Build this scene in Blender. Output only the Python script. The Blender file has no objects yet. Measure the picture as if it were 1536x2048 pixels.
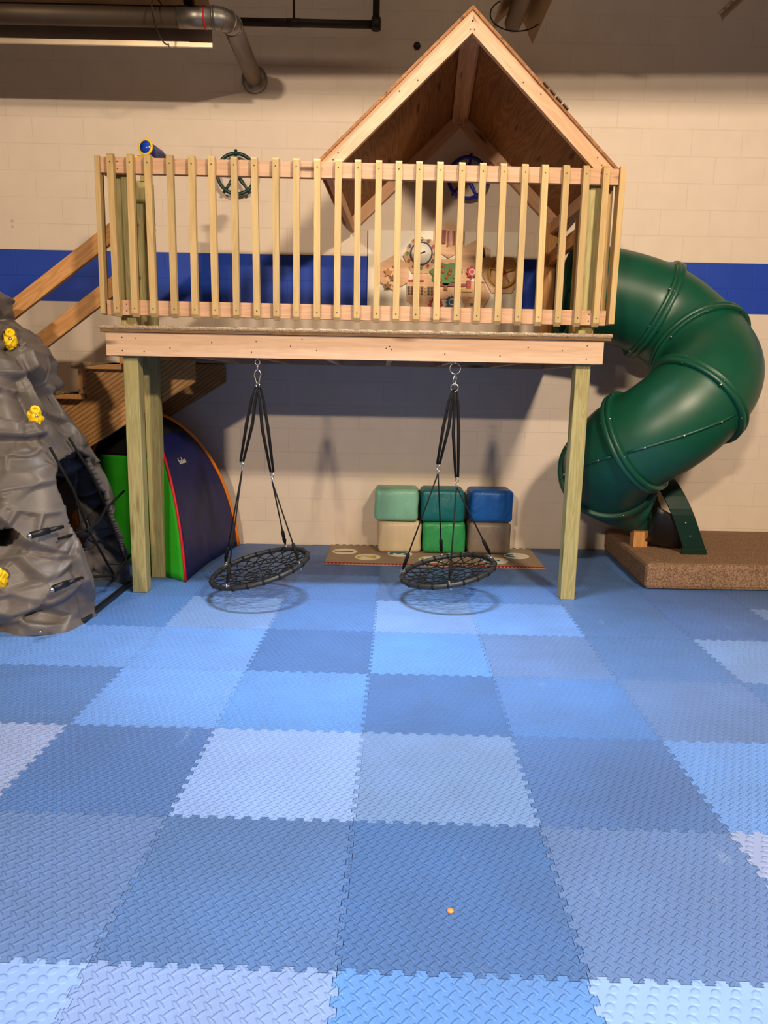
import bpy, bmesh, math, random
from mathutils import Vector, Matrix, noise
random.seed(7)
SC = bpy.context.scene
COL = SC.collection
PI = math.pi
def R(a): return math.radians(a)

# ------------------------------------------------------------------ camera
FPX = 1439.03
PITCH, YAW, ROLL, CAMH = 0.1763, 0.0069, -0.0182, 1.4067
cp, sp, cy, sy, cr, sr = math.cos(PITCH), math.sin(PITCH), math.cos(YAW), math.sin(YAW), math.cos(ROLL), math.sin(ROLL)
fwd = Vector((sy*cp, cy*cp, -sp)); ri = Vector((cy, -sy, 0)); dn = fwd.cross(ri)
ri2 = cr*ri + sr*dn; dn2 = -sr*ri + cr*dn
cam_d = bpy.data.cameras.new('camera'); cam = bpy.data.objects.new('camera', cam_d); COL.objects.link(cam)
cam_d.sensor_fit = 'HORIZONTAL'; cam_d.sensor_width = 36.0; cam_d.lens = 36.0*FPX/1536
cam_d.clip_start = 0.05; cam_d.clip_end = 100
m = Matrix.Identity(4)
for k in range(3):
    m[k][0] = ri2[k]; m[k][1] = -dn2[k]; m[k][2] = -fwd[k]
m[0][3], m[1][3], m[2][3] = 0, 0, CAMH
cam.matrix_world = m
SC.camera = cam

# ------------------------------------------------------------------ light
SC.view_settings.view_transform = 'Standard'
SC.view_settings.look = 'None'
SC.view_settings.exposure = 0.0
SC.view_settings.gamma = 1.0
SC.view_settings.use_curve_mapping = False
w = bpy.data.worlds.new('world'); SC.world = w; w.use_nodes = True
w.node_tree.nodes['Background'].inputs[0].default_value = (0.6, 0.7, 1.0, 1)
w.node_tree.nodes['Background'].inputs[1].default_value = 0.05
def lamp(name, loc, sx, sy_, power, color, aim=None, spread=180):
    d = bpy.data.lights.new(name, 'AREA'); d.shape = 'RECTANGLE'; d.size = sx; d.size_y = sy_
    d.energy = power; d.color = color; d.spread = R(spread)
    o = bpy.data.objects.new(name, d); COL.objects.link(o); o.location = loc
    if aim: o.rotation_euler = (Vector(aim)-Vector(loc)).to_track_quat('-Z', 'Y').to_euler()
    return o
WARM = (1.0, 0.80, 0.58)
COOL = (0.80, 0.90, 1.0)
lamp('ceiling_lamp_right', (2.3, -0.5, 4.55), 0.5, 0.30, 370, WARM, (1.0, 6.2, 2.2))
lamp('ceiling_lamp_far', (-3.2, -6.6, 4.55), 0.6, 0.2, 620, WARM, (-0.5, 6.2, 1.8))
lamp('ceiling_lamp_near', (0.05, 3.75, 5.2), 1.1, 0.25, 42, COOL, (0.05, 3.85, 0), 62)
lamp('ceiling_lamp_middle', (0.0, 1.0, 5.2), 2.0, 0.6, 58, COOL, (0, 1.2, 0), 80)

lamp('upper_wall_fill', (0.2, 4.0, 5.65), 6.0, 0.6, 16, WARM, (0.2, 5.6, 4.2))  # fill light added to lift the dark upper wall, no fixture there

# ------------------------------------------------------------------ materials
def s2l(c):
    return tuple(((x/255)/12.92 if x/255 <= .04045 else (((x/255)+.055)/1.055)**2.4) for x in c)
class NT:
    def __init__(self, name):
        self.m = bpy.data.materials.new(name); self.m.use_nodes = True
        self.t = self.m.node_tree; self.n = self.t.nodes; self.b = self.n['Principled BSDF']
    def new(self, typ, **kw):
        n = self.n.new(typ)
        for k, v in kw.items(): setattr(n, k, v)
        return n
    def link(self, a, b): self.t.links.new(a, b)
    def setin(self, sock, v):
        if isinstance(v, bpy.types.NodeSocket): self.link(v, sock)
        else: sock.default_value = v
    def math(self, op, a, b=None, c=None):
        n = self.new('ShaderNodeMath', operation=op)
        self.setin(n.inputs[0], a)
        if b is not None: self.setin(n.inputs[1], b)
        if c is not None: self.setin(n.inputs[2], c)
        return n.outputs[0]
    def mix(self, f, a, b, mode='MIX'):
        n = self.new('ShaderNodeMix', data_type='RGBA', blend_type=mode)
        self.setin(n.inputs[0], f)
        for s, v in ((n.inputs[6], a), (n.inputs[7], b)):
            self.setin(s, v if isinstance(v, bpy.types.NodeSocket) else (*v, 1) if len(v) == 3 else v)
        return n.outputs[2]
    def ramp(self, f, stops):
        n = self.new('ShaderNodeValToRGB'); self.link(f, n.inputs[0]); e = n.color_ramp.elements
        while len(e) < len(stops): e.new(0.5)
        for i, (p, c) in enumerate(stops):
            e[i].position = p; e[i].color = (*c, 1) if len(c) == 3 else c
        return n.outputs[0]
    def noise(self, vec, scale, detail=3, rough=.5, dist=0):
        n = self.new('ShaderNodeTexNoise'); self.link(vec, n.inputs['Vector'])
        n.inputs['Scale'].default_value = scale; n.inputs['Detail'].default_value = detail
        n.inputs['Roughness'].default_value = rough; n.inputs['Distortion'].default_value = dist
        return n.outputs[0]
    def coord(self, scale=(1, 1, 1), rnd=False, which='Object'):
        tc = self.new('ShaderNodeTexCoord'); mp = self.new('ShaderNodeMapping')
        self.link(tc.outputs[which], mp.inputs[0]); mp.inputs['Scale'].default_value = scale
        if rnd:
            oi = self.new('ShaderNodeObjectInfo'); cb = self.new('ShaderNodeCombineXYZ')
            r = self.math('MULTIPLY', oi.outputs['Random'], 37.0)
            for i in range(3): self.link(r, cb.inputs[i])
            self.link(cb.outputs[0], mp.inputs['Location'])
        return mp.outputs[0]
    def bump(self, h, strength=.3, dist=.01):
        n = self.new('ShaderNodeBump'); n.inputs['Strength'].default_value = strength
        n.inputs['Distance'].default_value = dist; self.link(h, n.inputs['Height'])
        self.link(n.outputs[0], self.b.inputs['Normal'])
    def out(self, col=None, rough=None, metal=None, spec=None, coat=None):
        if col is not None: self.setin(self.b.inputs['Base Color'], col if isinstance(col, bpy.types.NodeSocket) else (*col, 1))
        if rough is not None: self.setin(self.b.inputs['Roughness'], rough)
        if metal is not None: self.b.inputs['Metallic'].default_value = metal
        if spec is not None: self.b.inputs['Specular IOR Level'].default_value = spec
        if coat is not None: self.b.inputs['Coat Weight'].default_value = coat
        return self.m

def plain(name, rgb, rough=.5, metal=0, spec=.5, var=.12, nscale=25, bump=0):
    t = NT(name); c = s2l(rgb); v = t.coord(rnd=True)
    f = t.noise(v, nscale, 4)
    col = t.mix(f, tuple(x*(1-var) for x in c), tuple(min(1, x*(1+var)) for x in c))
    if bump: t.bump(t.noise(v, nscale*4, 3), .5, bump)
    return t.out(col, rough, metal, spec)

def wood(name, light, dark, knot=(70, 40, 22), rings=9, ribs=0, knots=True, rough=.6, sc=1.0, kn_th=.085):
    t = NT(name)
    v = t.coord((1.2*sc, 14*sc, 14*sc), True)
    v2 = t.coord((1.6, 9, 9), True)
    n1 = t.noise(v, 1.6, 2, .45, .4)
    g = t.math('FRACT', t.math('MULTIPLY', n1, rings))
    g = t.math('ABSOLUTE', t.math('SUBTRACT', t.math('MULTIPLY', g, 2.0), 1.0))
    fine = t.noise(t.coord((4, 160, 160), True), 1.0, 3, .6)
    f = t.math('ADD', t.math('MULTIPLY', g, .62), t.math('MULTIPLY', fine, .38))
    col = t.mix(f, s2l(light), s2l(dark))
    if ribs:
        sx = t.new('ShaderNodeSeparateXYZ'); t.link(t.coord((1, 1, 1)), sx.inputs[0])
        wob = t.math('MULTIPLY', t.noise(t.coord((2, 2, 2)), 1.0, 2), .02)
        rs = t.math('MULTIPLY', t.math('ADD', t.math('SINE', t.math('MULTIPLY', t.math('ADD', sx.outputs[2], wob), 6.2832*ribs)), 1.0), .5)
        col = t.mix(t.math('MULTIPLY', t.math('POWER', rs, 3.0), .75), col, s2l((112, 72, 34)))
    tone = t.noise(t.coord((.8, 5, 5), True), 1.0, 2)
    col = t.mix(t.math('MULTIPLY', tone, .35), col, tuple(x*.75 for x in s2l(dark)))
    if knots:
        vo = t.new('ShaderNodeTexVoronoi'); t.link(v2, vo.inputs['Vector']); vo.inputs['Scale'].default_value = 1.0
        kf = t.ramp(vo.outputs['Distance'], [(0.0, (1, 1, 1)), (kn_th, (.75, .75, .75)), (kn_th*2.0, (0, 0, 0))])
        col = t.mix(kf, col, s2l(knot))
    t.bump(f, .25, .002)
    oi = t.new('ShaderNodeObjectInfo')
    hs = t.new('ShaderNodeHueSaturation'); t.link(col, hs.inputs['Color'])
    t.link(t.math('ADD', t.math('MULTIPLY', oi.outputs['Random'], .22), .9), hs.inputs['Value'])
    return t.out(hs.outputs[0], rough, 0, .3)

M = {}
M['pine'] = wood('planed_pine', (212, 172, 138), (190, 146, 110), rings=5)
M['pine_beam'] = wood('beam_pine', (216, 184, 154), (200, 162, 130), knot=(72, 45, 30), rings=4, kn_th=.10)
M['treated'] = wood('treated_pine', (186, 174, 122), (144, 136, 86), knot=(110, 84, 48), rings=7)
M['baluster'] = wood('baluster_pine', (204, 174, 120), (180, 148, 96), knot=(150, 112, 66), rings=4, knots=False)
M['stair'] = wood('stair_fir', (224, 172, 112), (188, 128, 70), rings=6)
M['ribbed'] = wood('ribbed_fir', (215, 164, 102), (168, 116, 62), rings=9, ribs=36)
M['plywood'] = wood('plywood', (172, 118, 66), (116, 70, 34), knot=(60, 30, 14), rings=14, sc=.35)
M['plydark'] = wood('plywood_edge', (150, 112, 76), (110, 80, 52), knots=False)
M['screw'] = plain('screw_steel', (70, 55, 45), .5, .6)
M['steel'] = plain('zinc_steel', (200, 200, 202), .28, 1.0, var=.05)
M['duct'] = plain('duct_steel', (150, 145, 138), .42, .9, var=.25, nscale=8)
M['hood'] = plain('heater_reflector', (205, 184, 158), .35, .75, var=.25, nscale=5)
M['tube_dark'] = plain('heater_tube', (92, 78, 64), .55, .5, var=.3, nscale=6)
M['gray_pipe'] = plain('grey_vent_pipe', (120, 108, 98), .6, .2, var=.12)
M['iron'] = plain('black_iron_pipe', (46, 34, 30), .5, .3)
M['cream_frame'] = plain('cream_painted_steel', (168, 148, 122), .5, .2)
M['black'] = plain('black_plastic', (20, 20, 21), .45)
M['rope'] = plain('black_rope', (24, 22, 20), .8, nscale=300, bump=.001, spec=.2)
M['strap'] = plain('black_webbing', (22, 21, 21), .85, nscale=200, spec=.2)
M['ringfoam'] = plain('black_ring_tube', (38, 35, 31), .5)
M['yellow'] = plain('yellow_plastic', (250, 205, 10), .32, var=.05)
M['blue_p'] = plain('blue_plastic', (22, 50, 140), .3, var=.06)
M['blue_lens'] = plain('blue_lens_cap', (20, 70, 190), .25, var=.05)
M['green_wheel'] = plain('dark_green_wheel', (12, 52, 46), .35)
M['blue_wheel'] = plain('blue_wheel', (24, 38, 165), .35)
M['red'] = plain('red_paint', (196, 34, 30), .5)
M['white'] = plain('white_paint', (236, 232, 224), .5, var=.03)
M['board_white'] = plain('white_board_paint', (236, 228, 214), .45, var=.03)

def slide_mat():
    t = NT('green_slide_plastic'); v = t.coord(rnd=True)
    f = t.noise(v, 3, 5, .6)
    col = t.mix(f, s2l((8, 66, 48)), s2l((14, 84, 62)))
    sp = t.noise(v, 60, 2)
    col = t.mix(t.ramp(sp, [(.70, (0, 0, 0)), (.76, (.5, .5, .5))]), col, s2l((60, 120, 100)))
    t.bump(t.noise(v, 260, 2), .08, .002)
    return t.out(col, t.math('ADD', t.math('MULTIPLY', f, .12), .34), 0, .55)
M['slide'] = slide_mat()
M['slide_dark'] = plain('dark_green_plastic', (5, 42, 32), .4)

def rock_mat():
    t = NT('grey_moulded_rock'); v = t.coord()
    f = t.noise(v, 2.2, 5, .6)
    col = t.mix(f, s2l((84, 80, 78)), s2l((120, 112, 106)))
    f2 = t.noise(t.coord((1, 1, 2.5)), 5, 4, .6)
    col = t.mix(t.ramp(f2, [(.50, (0, 0, 0)), (.68, (.55, .55, .55))]), col, s2l((84, 74, 74)))
    t.bump(t.noise(v, 45, 4), .25, .004)
    return t.out(col, .42, 0, .42)
M['rock'] = rock_mat()

def carpet_mat(name, a, b, sc=220):
    t = NT(name); v = t.coord()
    n1 = t.noise(v, sc, 3, .7); n2 = t.noise(v, sc*.12, 3)
    col = t.mix(t.ramp(n1, [(.35, (0, 0, 0)), (.65, (1, 1, 1))]), s2l(a), s2l(b))
    col = t.mix(t.math('MULTIPLY', n2, .4), col, tuple(x*.7 for x in s2l(a)))
    t.bump(n1, .8, .008)
    return t.out(col, .95, 0, .1)
M['carpet'] = carpet_mat('tan_carpet', (104, 78, 58), (186, 152, 124), 90)
M['carpet_deck'] = carpet_mat('beige_carpet', (140, 118, 92), (205, 184, 152), 120)

def wall_mat():
    t = NT('painted_block_wall')
    tc = t.new('ShaderNodeTexCoord'); sx = t.new('ShaderNodeSeparateXYZ'); t.link(tc.outputs['Object'], sx.inputs[0])
    cb = t.new('ShaderNodeCombineXYZ')
    t.link(t.math('ADD', sx.outputs[0], 1.4+40*.4064), cb.inputs[0]); t.link(t.math('ADD', sx.outputs[2], .4064*10), cb.inputs[1])
    br = t.new('ShaderNodeTexBrick'); t.link(cb.outputs[0], br.inputs['Vector'])
    br.inputs['Scale'].default_value = 1; br.inputs['Brick Width'].default_value = .4064; br.inputs['Row Height'].default_value = .2032
    br.inputs['Mortar Size'].default_value = .0042; br.inputs['Mortar Smooth'].default_value = .6; br.offset = .5
    z = sx.outputs[2]
    inb = t.math('MULTIPLY', t.math('GREATER_THAN', z, 2.034), t.math('LESS_THAN', z, 2.438))
    n = t.noise(tc.outputs['Object'], 6, 4)
    cream = t.mix(n, s2l((212, 196, 180)), s2l((224, 208, 192)))
    blue = t.mix(n, s2l((18, 58, 165)), s2l((24, 68, 182)))
    col = t.mix(inb, cream, blue)
    joint = t.mix(br.outputs['Fac'], (1, 1, 1), (.93, .93, .93))
    jf = t.noise(tc.outputs['Object'], 1.3, 2)
    joint = t.mix(t.ramp(jf, [(.35, (.25, .25, .25)), (.6, (1, 1, 1))]), (1, 1, 1), joint)
    col = t.mix(1.0, col, joint, 'MULTIPLY')
    h = t.math('SUBTRACT', t.math('MULTIPLY', t.noise(tc.outputs['Object'], 120, 3), .12), t.math('MULTIPLY', br.outputs['Fac'], t.math('ADD', jf, .1)))
    t.bump(h, .5, .004)
    return t.out(col, .55, 0, .3)
M['wall'] = wall_mat()
M['sidewall'] = plain('side_wall_paint', (196, 182, 166), .7)
M['ceil'] = plain('dark_ceiling', (128, 112, 100), .8)
M['concrete'] = plain('subfloor_dark', (14, 20, 34), .9)

def foam_mat(name, rgb, pitch, ratio, seed):
    t = NT(name)
    tc = t.new('ShaderNodeTexCoord')
    sx = t.new('ShaderNodeSeparateXYZ'); t.link(tc.outputs['Object'], sx.inputs[0])
    hgt = pitch*1.04; hs = []
    for (ox, oy, sg) in ((0, 0, -1), (.27*pitch, .5*hgt, 1)):
        y = t.math('DIVIDE', t.math('SUBTRACT', sx.outputs[1], oy), hgt)
        row = t.math('FLOOR', t.math('ADD', y, 50.5))
        fy = t.math('MULTIPLY', t.math('SUBTRACT', y, t.math('SUBTRACT', row, 50.0)), hgt)
        x = t.math('ADD', t.math('DIVIDE', t.math('SUBTRACT', sx.outputs[0], ox), pitch), t.math('MULTIPLY', t.math('MODULO', row, 2.0), .5))
        fx = t.math('MULTIPLY', t.math('SUBTRACT', t.math('FRACT', t.math('ADD', x, 50.5)), .5), pitch)
        u = t.math('MULTIPLY', t.math('ADD', fx, t.math('MULTIPLY', fy, float(sg))), .7071)
        v = t.math('MULTIPLY', t.math('SUBTRACT', fy, t.math('MULTIPLY', fx, float(sg))), .7071)
        a, b = pitch*(.50 if ratio < .5 else .30), pitch*(.165 if ratio < .5 else .24)
        d = t.math('ADD', t.math('POWER', t.math('ABSOLUTE', t.math('DIVIDE', u, a)), 2.0), t.math('POWER', t.math('ABSOLUTE', t.math('DIVIDE', v, b)), 2.0))
        mr = t.new('ShaderNodeMapRange', interpolation_type='SMOOTHSTEP'); t.link(d, mr.inputs[0])
        mr.inputs[1].default_value = 1.1; mr.inputs[2].default_value = .25; mr.inputs[3].default_value = 0; mr.inputs[4].default_value = 1
        hs.append(mr.outputs[0])
    h = t.math('MAXIMUM', hs[0], hs[1])
    w_ = t.coord(rnd=True)
    n1 = t.noise(w_, 2.3, 5, .62)
    n2 = t.noise(w_, 1.1, 2)
    c = s2l(rgb)
    g = sum(c)/3
    col = t.mix(t.ramp(n1, [(.35, (0, 0, 0)), (.72, (1, 1, 1))]), c, tuple(x*.74+g*.06 for x in c))
    col = t.mix(t.ramp(n2, [(.58, (0, 0, 0)), (.78, (.45, .45, .45))]), col, tuple(.6*x+.4*y for x, y in zip(c, s2l((92, 94, 104)))))
    scuff = t.noise(t.coord((3, .8, 1), True), 3.0, 4, .7)
    col = t.mix(t.ramp(scuff, [(.66, (0, 0, 0)), (.8, (.3, .3, .3))]), col, s2l((170, 190, 225)))
    t.bump(h, .9, .0030)
    return t.out(col, t.math('ADD', t.math('MULTIPLY', n1, .2), .40), 0, .4)

# ------------------------------------------------------------------ helpers
def tag(o, label=None, cat=None, group=None, kind=None):
    if label: o['label'] = label
    if cat: o['category'] = cat
    if group: o['group'] = group
    if kind: o['kind'] = kind
    return o
def thing(name, label, cat, loc=(0, 0, 0), rz=0, group=None):
    o = bpy.data.objects.new(name, None); COL.objects.link(o); o.location = loc; o.rotation_euler = (0, 0, rz)
    o.empty_display_size = .05
    return tag(o, label, cat, group)
class MB:
    """collects shapes; build() links them as one mesh object"""
    def __init__(self): self.v = []; self.f = []; self.mi = []; self.sm = []; self.cm = 0
    def add(self, vs, fs, smooth=False, mat=None):
        b = len(self.v); self.v += [Vector(x) for x in vs]
        for f in fs:
            self.f.append([b+i for i in f]); self.mi.append(self.cm if mat is None else mat); self.sm.append(smooth)
        return self
    def box(self, lo, hi, mat=None, M_=None, ch=0.0):
        (x0, y0, z0), (x1, y1, z1) = lo, hi
        if ch <= 0:
            vs = [(x, y, z) for x in (x0, x1) for y in (y0, y1) for z in (z0, z1)]
            fs = [(0, 1, 3, 2), (4, 6, 7, 5), (0, 4, 5, 1), (2, 3, 7, 6), (0, 2, 6, 4), (1, 5, 7, 3)]
            if M_: vs = [M_@Vector(p) for p in vs]
            return self.add(vs, fs, False, mat)
        bm = bmesh.new(); bmesh.ops.create_cube(bm, size=1)
        for q in bm.verts: q.co = Vector((x0+(q.co.x+.5)*(x1-x0), y0+(q.co.y+.5)*(y1-y0), z0+(q.co.z+.5)*(z1-z0)))
        bmesh.ops.bevel(bm, geom=bm.edges[:], offset=ch, segments=2, profile=.5, affect='EDGES')
        vs = [M_@q.co if M_ else q.co.copy() for q in bm.verts]; bm.verts.index_update()
        fs = [[q.index for q in f.verts] for f in bm.faces]; bm.free()
        return self.add(vs, fs, False, mat)
    def tube(self, pts, r, n=10, caps=True, mat=None, closed=False, smooth=True, sx=1.0, up=None):
        pts = [Vector(p) for p in pts]; N = len(pts)
        rr = r if isinstance(r, (list, tuple)) else [r]*N
        T = []
        for i in range(N):
            a = pts[(i-1) % N] if (closed or i > 0) else pts[i]; b = pts[(i+1) % N] if (closed or i < N-1) else pts[i]
            T.append((b-a).normalized())
        u = Vector(up) if up else (Vector((0, 0, 1)) if abs(T[0].z) < .9 else Vector((1, 0, 0)))
        u = (u-T[0]*u.dot(T[0])).normalized(); vs = []
        for i in range(N):
            u = (u-T[i]*u.dot(T[i])).normalized(); s = T[i].cross(u)
            for k in range(n):
                a = 2*PI*k/n; vs.append(pts[i]+rr[i]*(math.cos(a)*u*sx+math.sin(a)*s))
        fs = []
        for i in range(N if closed else N-1):
            j = (i+1) % N
            for k in range(n):
                l = (k+1) % n; fs.append((i*n+k, i*n+l, j*n+l, j*n+k))
        self.add(vs, fs, smooth, mat)
        if caps and not closed:
            b = len(self.v)-len(vs)
            self.f.append([b+k for k in range(n)][::-1]); self.mi.append(self.cm if mat is None else mat); self.sm.append(False)
            self.f.append([b+(N-1)*n+k for k in range(n)]); self.mi.append(self.cm if mat is None else mat); self.sm.append(False)
        return self
    def torus(self, c, axis, Rm, r, n=32, k=8, mat=None, sx=1.0, sxz=1.0, u=None):
        axis = Vector(axis).normalized(); uu = Vector(u) if u else (Vector((0, 0, 1)) if abs(axis.z) < .9 else Vector((1, 0, 0)))
        uu = (uu-axis*uu.dot(axis)).normalized(); s = axis.cross(uu)
        return self.tube([Vector(c)+Rm*(math.cos(2*PI*i/n)*uu*sxz+math.sin(2*PI*i/n)*s) for i in range(n)], r, k, closed=True, mat=mat, up=axis, sx=sx)
    def lathe(self, prof, c, axis, n=24, mat=None, smooth=True):
        axis = Vector(axis).normalized(); uu = Vector((0, 0, 1)) if abs(axis.z) < .9 else Vector((1, 0, 0))
        uu = (uu-axis*uu.dot(axis)).normalized(); s = axis.cross(uu); c = Vector(c); vs = []
        for (h, r) in prof:
            for k in range(n):
                a = 2*PI*k/n; vs.append(c+axis*h+r*(math.cos(a)*uu+math.sin(a)*s))
        fs = [(i*n+k, i*n+(k+1) % n, (i+1)*n+(k+1) % n, (i+1)*n+k) for i in range(len(prof)-1) for k in range(n)]
        fs += [list(range(n))[::-1], [(len(prof)-1)*n+k for k in range(n)]]
        return self.add(vs, fs, smooth, mat)
    def prism(self, poly, ax, a0, a1, mat=None):
        """poly of 2D points extruded along axis ax ('x','y','z') from a0 to a1"""
        def P(p, h):
            return {'x': (h, p[0], p[1]), 'y': (p[0], h, p[1]), 'z': (p[0], p[1], h)}[ax]
        n = len(poly); vs = [P(p, a0) for p in poly]+[P(p, a1) for p in poly]
        fs = [list(range(n))[::-1], list(range(n, 2*n))]+[(i, (i+1) % n, n+(i+1) % n, n+i) for i in range(n)]
        return self.add(vs, fs, False, mat)
    def build(self, name, mats, parent=None, bev=0, fixn=True):
        me = bpy.data.meshes.new(name); me.from_pydata([tuple(p) for p in self.v], [], self.f)
        if not isinstance(mats, (list, tuple)): mats = [mats]
        for x in mats: me.materials.append(x)
        me.polygons.foreach_set('material_index', self.mi); me.polygons.foreach_set('use_smooth', self.sm)
        me.update()
        if fixn:
            bm = bmesh.new(); bm.from_mesh(me); bmesh.ops.recalc_face_normals(bm, faces=bm.faces[:]); bm.to_mesh(me); bm.free()
        o = bpy.data.objects.new(name, me); COL.objects.link(o)
        if parent: o.parent = parent
        if bev:
            b = o.modifiers.new('bevel', 'BEVEL'); b.width = bev; b.segments = 2; b.limit_method = 'ANGLE'; b.angle_limit = R(40)
        return o
def board(name, p0, p1, wid, thick, mat, parent=None, wdir=(0, 0, 1), bev=.003, screws=(), ch_ends=0):
    """lumber: length along local X from p0 to p1, width along wdir"""
    p0, p1 = Vector(p0), Vector(p1); X = (p1-p0); L = X.length; X.normalize()
    W = Vector(wdir); W = (W-X*W.dot(X)).normalized(); T = X.cross(W)
    b = MB().box((0, -thick/2, -wid/2), (L, thick/2, wid/2))
    for (a, z, side) in screws:
        y = side*thick/2
        b.lathe([(0, .0045), (.0008, .0045)], (a, y, z), (0, side, 0), 8, 1, False)
    o = b.build(name, [mat, M['screw']], parent, bev)
    Mx = Matrix.Identity(4)
    for k in range(3): Mx[k][0] = X[k]; Mx[k][1] = -T[k]; Mx[k][2] = W[k]; Mx[k][3] = p0[k]
    o.matrix_basis = Mx
    return o

# ================================================================== SETTING
WY = 6.2
def struct(o): o['kind'] = 'structure'; return o
struct(MB().box((-8, WY, -.1), (8, WY+.2, 5.8)).build('wall_back', M['wall']))
struct(MB().box((-8, -10, -.1), (8, WY, -.012)).build('floor', M['concrete']))
struct(MB().box((-8.2, -10, -.1), (-8, WY+.2, 5.8)).build('wall_left', M['sidewall']))
struct(MB().box((8, -10, -.1), (8.2, WY+.2, 5.8)).build('wall_right', M['sidewall']))
struct(MB().box((-8.2, -10.2, -.1), (8.2, -10, 5.8)).build('wall_front', M['sidewall']))
struct(MB().box((-8.2, -10.2, 5.8), (8.2, WY+.2, 5.9)).build('ceiling', M['ceil']))
struct(MB().prism([(-8, 3.80), (8, 4.15), (8, 5.8), (-8, 5.8)], 'y', 3.4, 3.5).build('light_baffle_1', M['ceil']))  # unseen girder, added to keep lamp light off the upper wall

# ------------------------------------------------------------------ foam floor
S = .6082; GX, GY, GA = -.0832, 1.5274, -.0257
def g2w(i, j):
    x, y = i*S, j*S
    return Vector((GX+math.cos(GA)*x-math.sin(GA)*y, GY+math.sin(GA)*x+math.cos(GA)*y, 0))
def edge(n=20, amp=.0085):
    """jigsaw profile from 0 to 1: (along, offset metres)"""
    P = [(0, 0), (.022, 0)]; c0 = .03; per = (1-2*c0)/n
    for k in range(n):
        a = c0+k*per; sg = amp if k % 2 == 0 else -amp; t_ = per*.10
        P += [(a+t_, 0), (a-t_*.2 if k == 0 else a+t_*.1, sg), (a+per-t_*.1 if k < n-1 else a+per+t_*.2, sg), (a+per-t_, 0)]
    P += [(.978, 0), (1, 0)]
    return P
EP = edge()
def tile_poly():
    h = S/2; pts = []
    bot = [(-h+a*S, -h+o) for a, o in EP]
    rgt = [(h+o, -h+a*S) for a, o in EP]
    top = [(-h+a*S, h+o) for a, o in EP][::-1]
    lft = [(-h+o, -h+a*S) for a, o in EP][::-1]
    for L in (bot, rgt, top, lft): pts += L[:-1]
    return pts
tile_me = {}
def tile_mesh(cut=None):
    pts = [(x*.9972, y*.9972) for x, y in tile_poly()]
    if cut is not None:
        h = S/2; pts = [(x, y) for x, y in pts if y < cut-.002]
        xs = max(p[0] for p in pts if p[1] > cut-.08)
        # close straight along the wall
        i0 = max(range(len(pts)), key=lambda i: (pts[i][0] > 0, pts[i][1]))
        pts = [p for p in pts]
        out = []
        for i, p in enumerate(pts):
            out.append(p)
            q = pts[(i+1) % len(pts)]
            if p[0] > .2 and q[0] < -.2: out += [(p[0], cut), (q[0], cut)]
        pts = out
    b = MB(); b.prism(pts, 'z', -.012, 0)
    me = bpy.data.meshes.new('foam_mat'); me.from_pydata([tuple(p) for p in b.v], [], b.f); me.update()
    bm = bmesh.new(); bm.from_mesh(me); bmesh.ops.recalc_face_normals(bm, faces=bm.faces[:]); bm.to_mesh(me); bm.free()
    return me
PALE, LILAC, PERI, BLUE, BRIGHT, SKY, MID, DEEP, SLATE, GREY, STEEL, DUSK = range(12)
TC = {PALE: ((138, 172, 236), 'pale blue'), LILAC: ((146, 164, 210), 'pale lilac'), PERI: ((130, 158, 214), 'greyish periwinkle'),
      BLUE: ((84, 128, 196), 'medium blue'), BRIGHT: ((92, 142, 214), 'bright blue'), SKY: ((104, 150, 222), 'light blue'),
      MID: ((84, 120, 178), 'muted blue'), DEEP: ((64, 100, 164), 'deep blue'), SLATE: ((82, 118, 180), 'dark slate blue'),
      GREY: ((116, 152, 210), 'pale grey-blue'), STEEL: ((74, 112, 172), 'steel blue'), DUSK: ((96, 128, 184), 'dusky blue')}
CELL = {(-3,-1):PALE,(-2,-1):PALE,(-1,-1):PERI,(0,-1):BRIGHT,(1,-1):PALE,(2,-1):SKY,
 (-3,0):DUSK,(-2,0):DUSK,(-1,0):MID,(0,0):STEEL,(1,0):DUSK,(2,0):LILAC,(3,0):SKY,
 (-4,1):MID,(-3,1):LILAC,(-2,1):SLATE,(-1,1):PALE,(0,1):GREY,(1,1):SLATE,(2,1):SKY,(3,1):MID,
 (-4,2):SKY,(-3,2):MID,(-2,2):SKY,(-1,2):BRIGHT,(0,2):STEEL,(1,2):BLUE,(2,2):DUSK,(3,2):MID,
 (-4,3):SKY,(-3,3):SKY,(-2,3):SKY,(-1,3):STEEL,(0,3):BRIGHT,(1,3):DUSK,(2,3):MID,(3,3):GREY,(4,3):MID,
 (-4,4):MID,(-3,4):BLUE,(-2,4):GREY,(-1,4):BLUE,(0,4):GREY,(1,4):SKY,(2,4):MID,(3,4):SLATE,(4,4):GREY,
 (-4,5):MID,(-3,5):BLUE,(-2,5):MID,(-1,5):BLUE,(0,5):MID,(1,5):BLUE,(2,5):MID,(3,5):SLATE,(4,5):MID}
COARSE = {(-1,-1),(-2,-1),(0,-1),(-2,0),(-3,1),(1,-1)}
DOT = {(1,-1),(-2,-1),(2,0)}
rows = ['nearest, cut by the bottom edge of the photo', 'second row from the front', 'third row from the front', 'fourth row from the front', 'fifth row from the front', 'sixth row, level with the post feet', 'seventh row, beneath the play deck', 'eighth row, close to the block wall', 'last row, against the block wall']
def colname(i):
    n = {0: 'just right of centre', -1: 'just left of centre', 1: 'second right of centre', -2: 'second left of centre', 2: 'third right of centre', -3: 'third left of centre', 3: 'fourth right of centre', -4: 'fourth left of centre', 4: 'fifth right of centre', -5: 'fifth left of centre', 5: 'sixth right of centre', -6: 'sixth left of centre'}
    return n[i]
rowname = ['nearest row', 'second row', 'third row', 'fourth row', 'fifth row', 'sixth row', 'seventh row', 'eighth row', 'last row']
fm = {}
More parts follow.
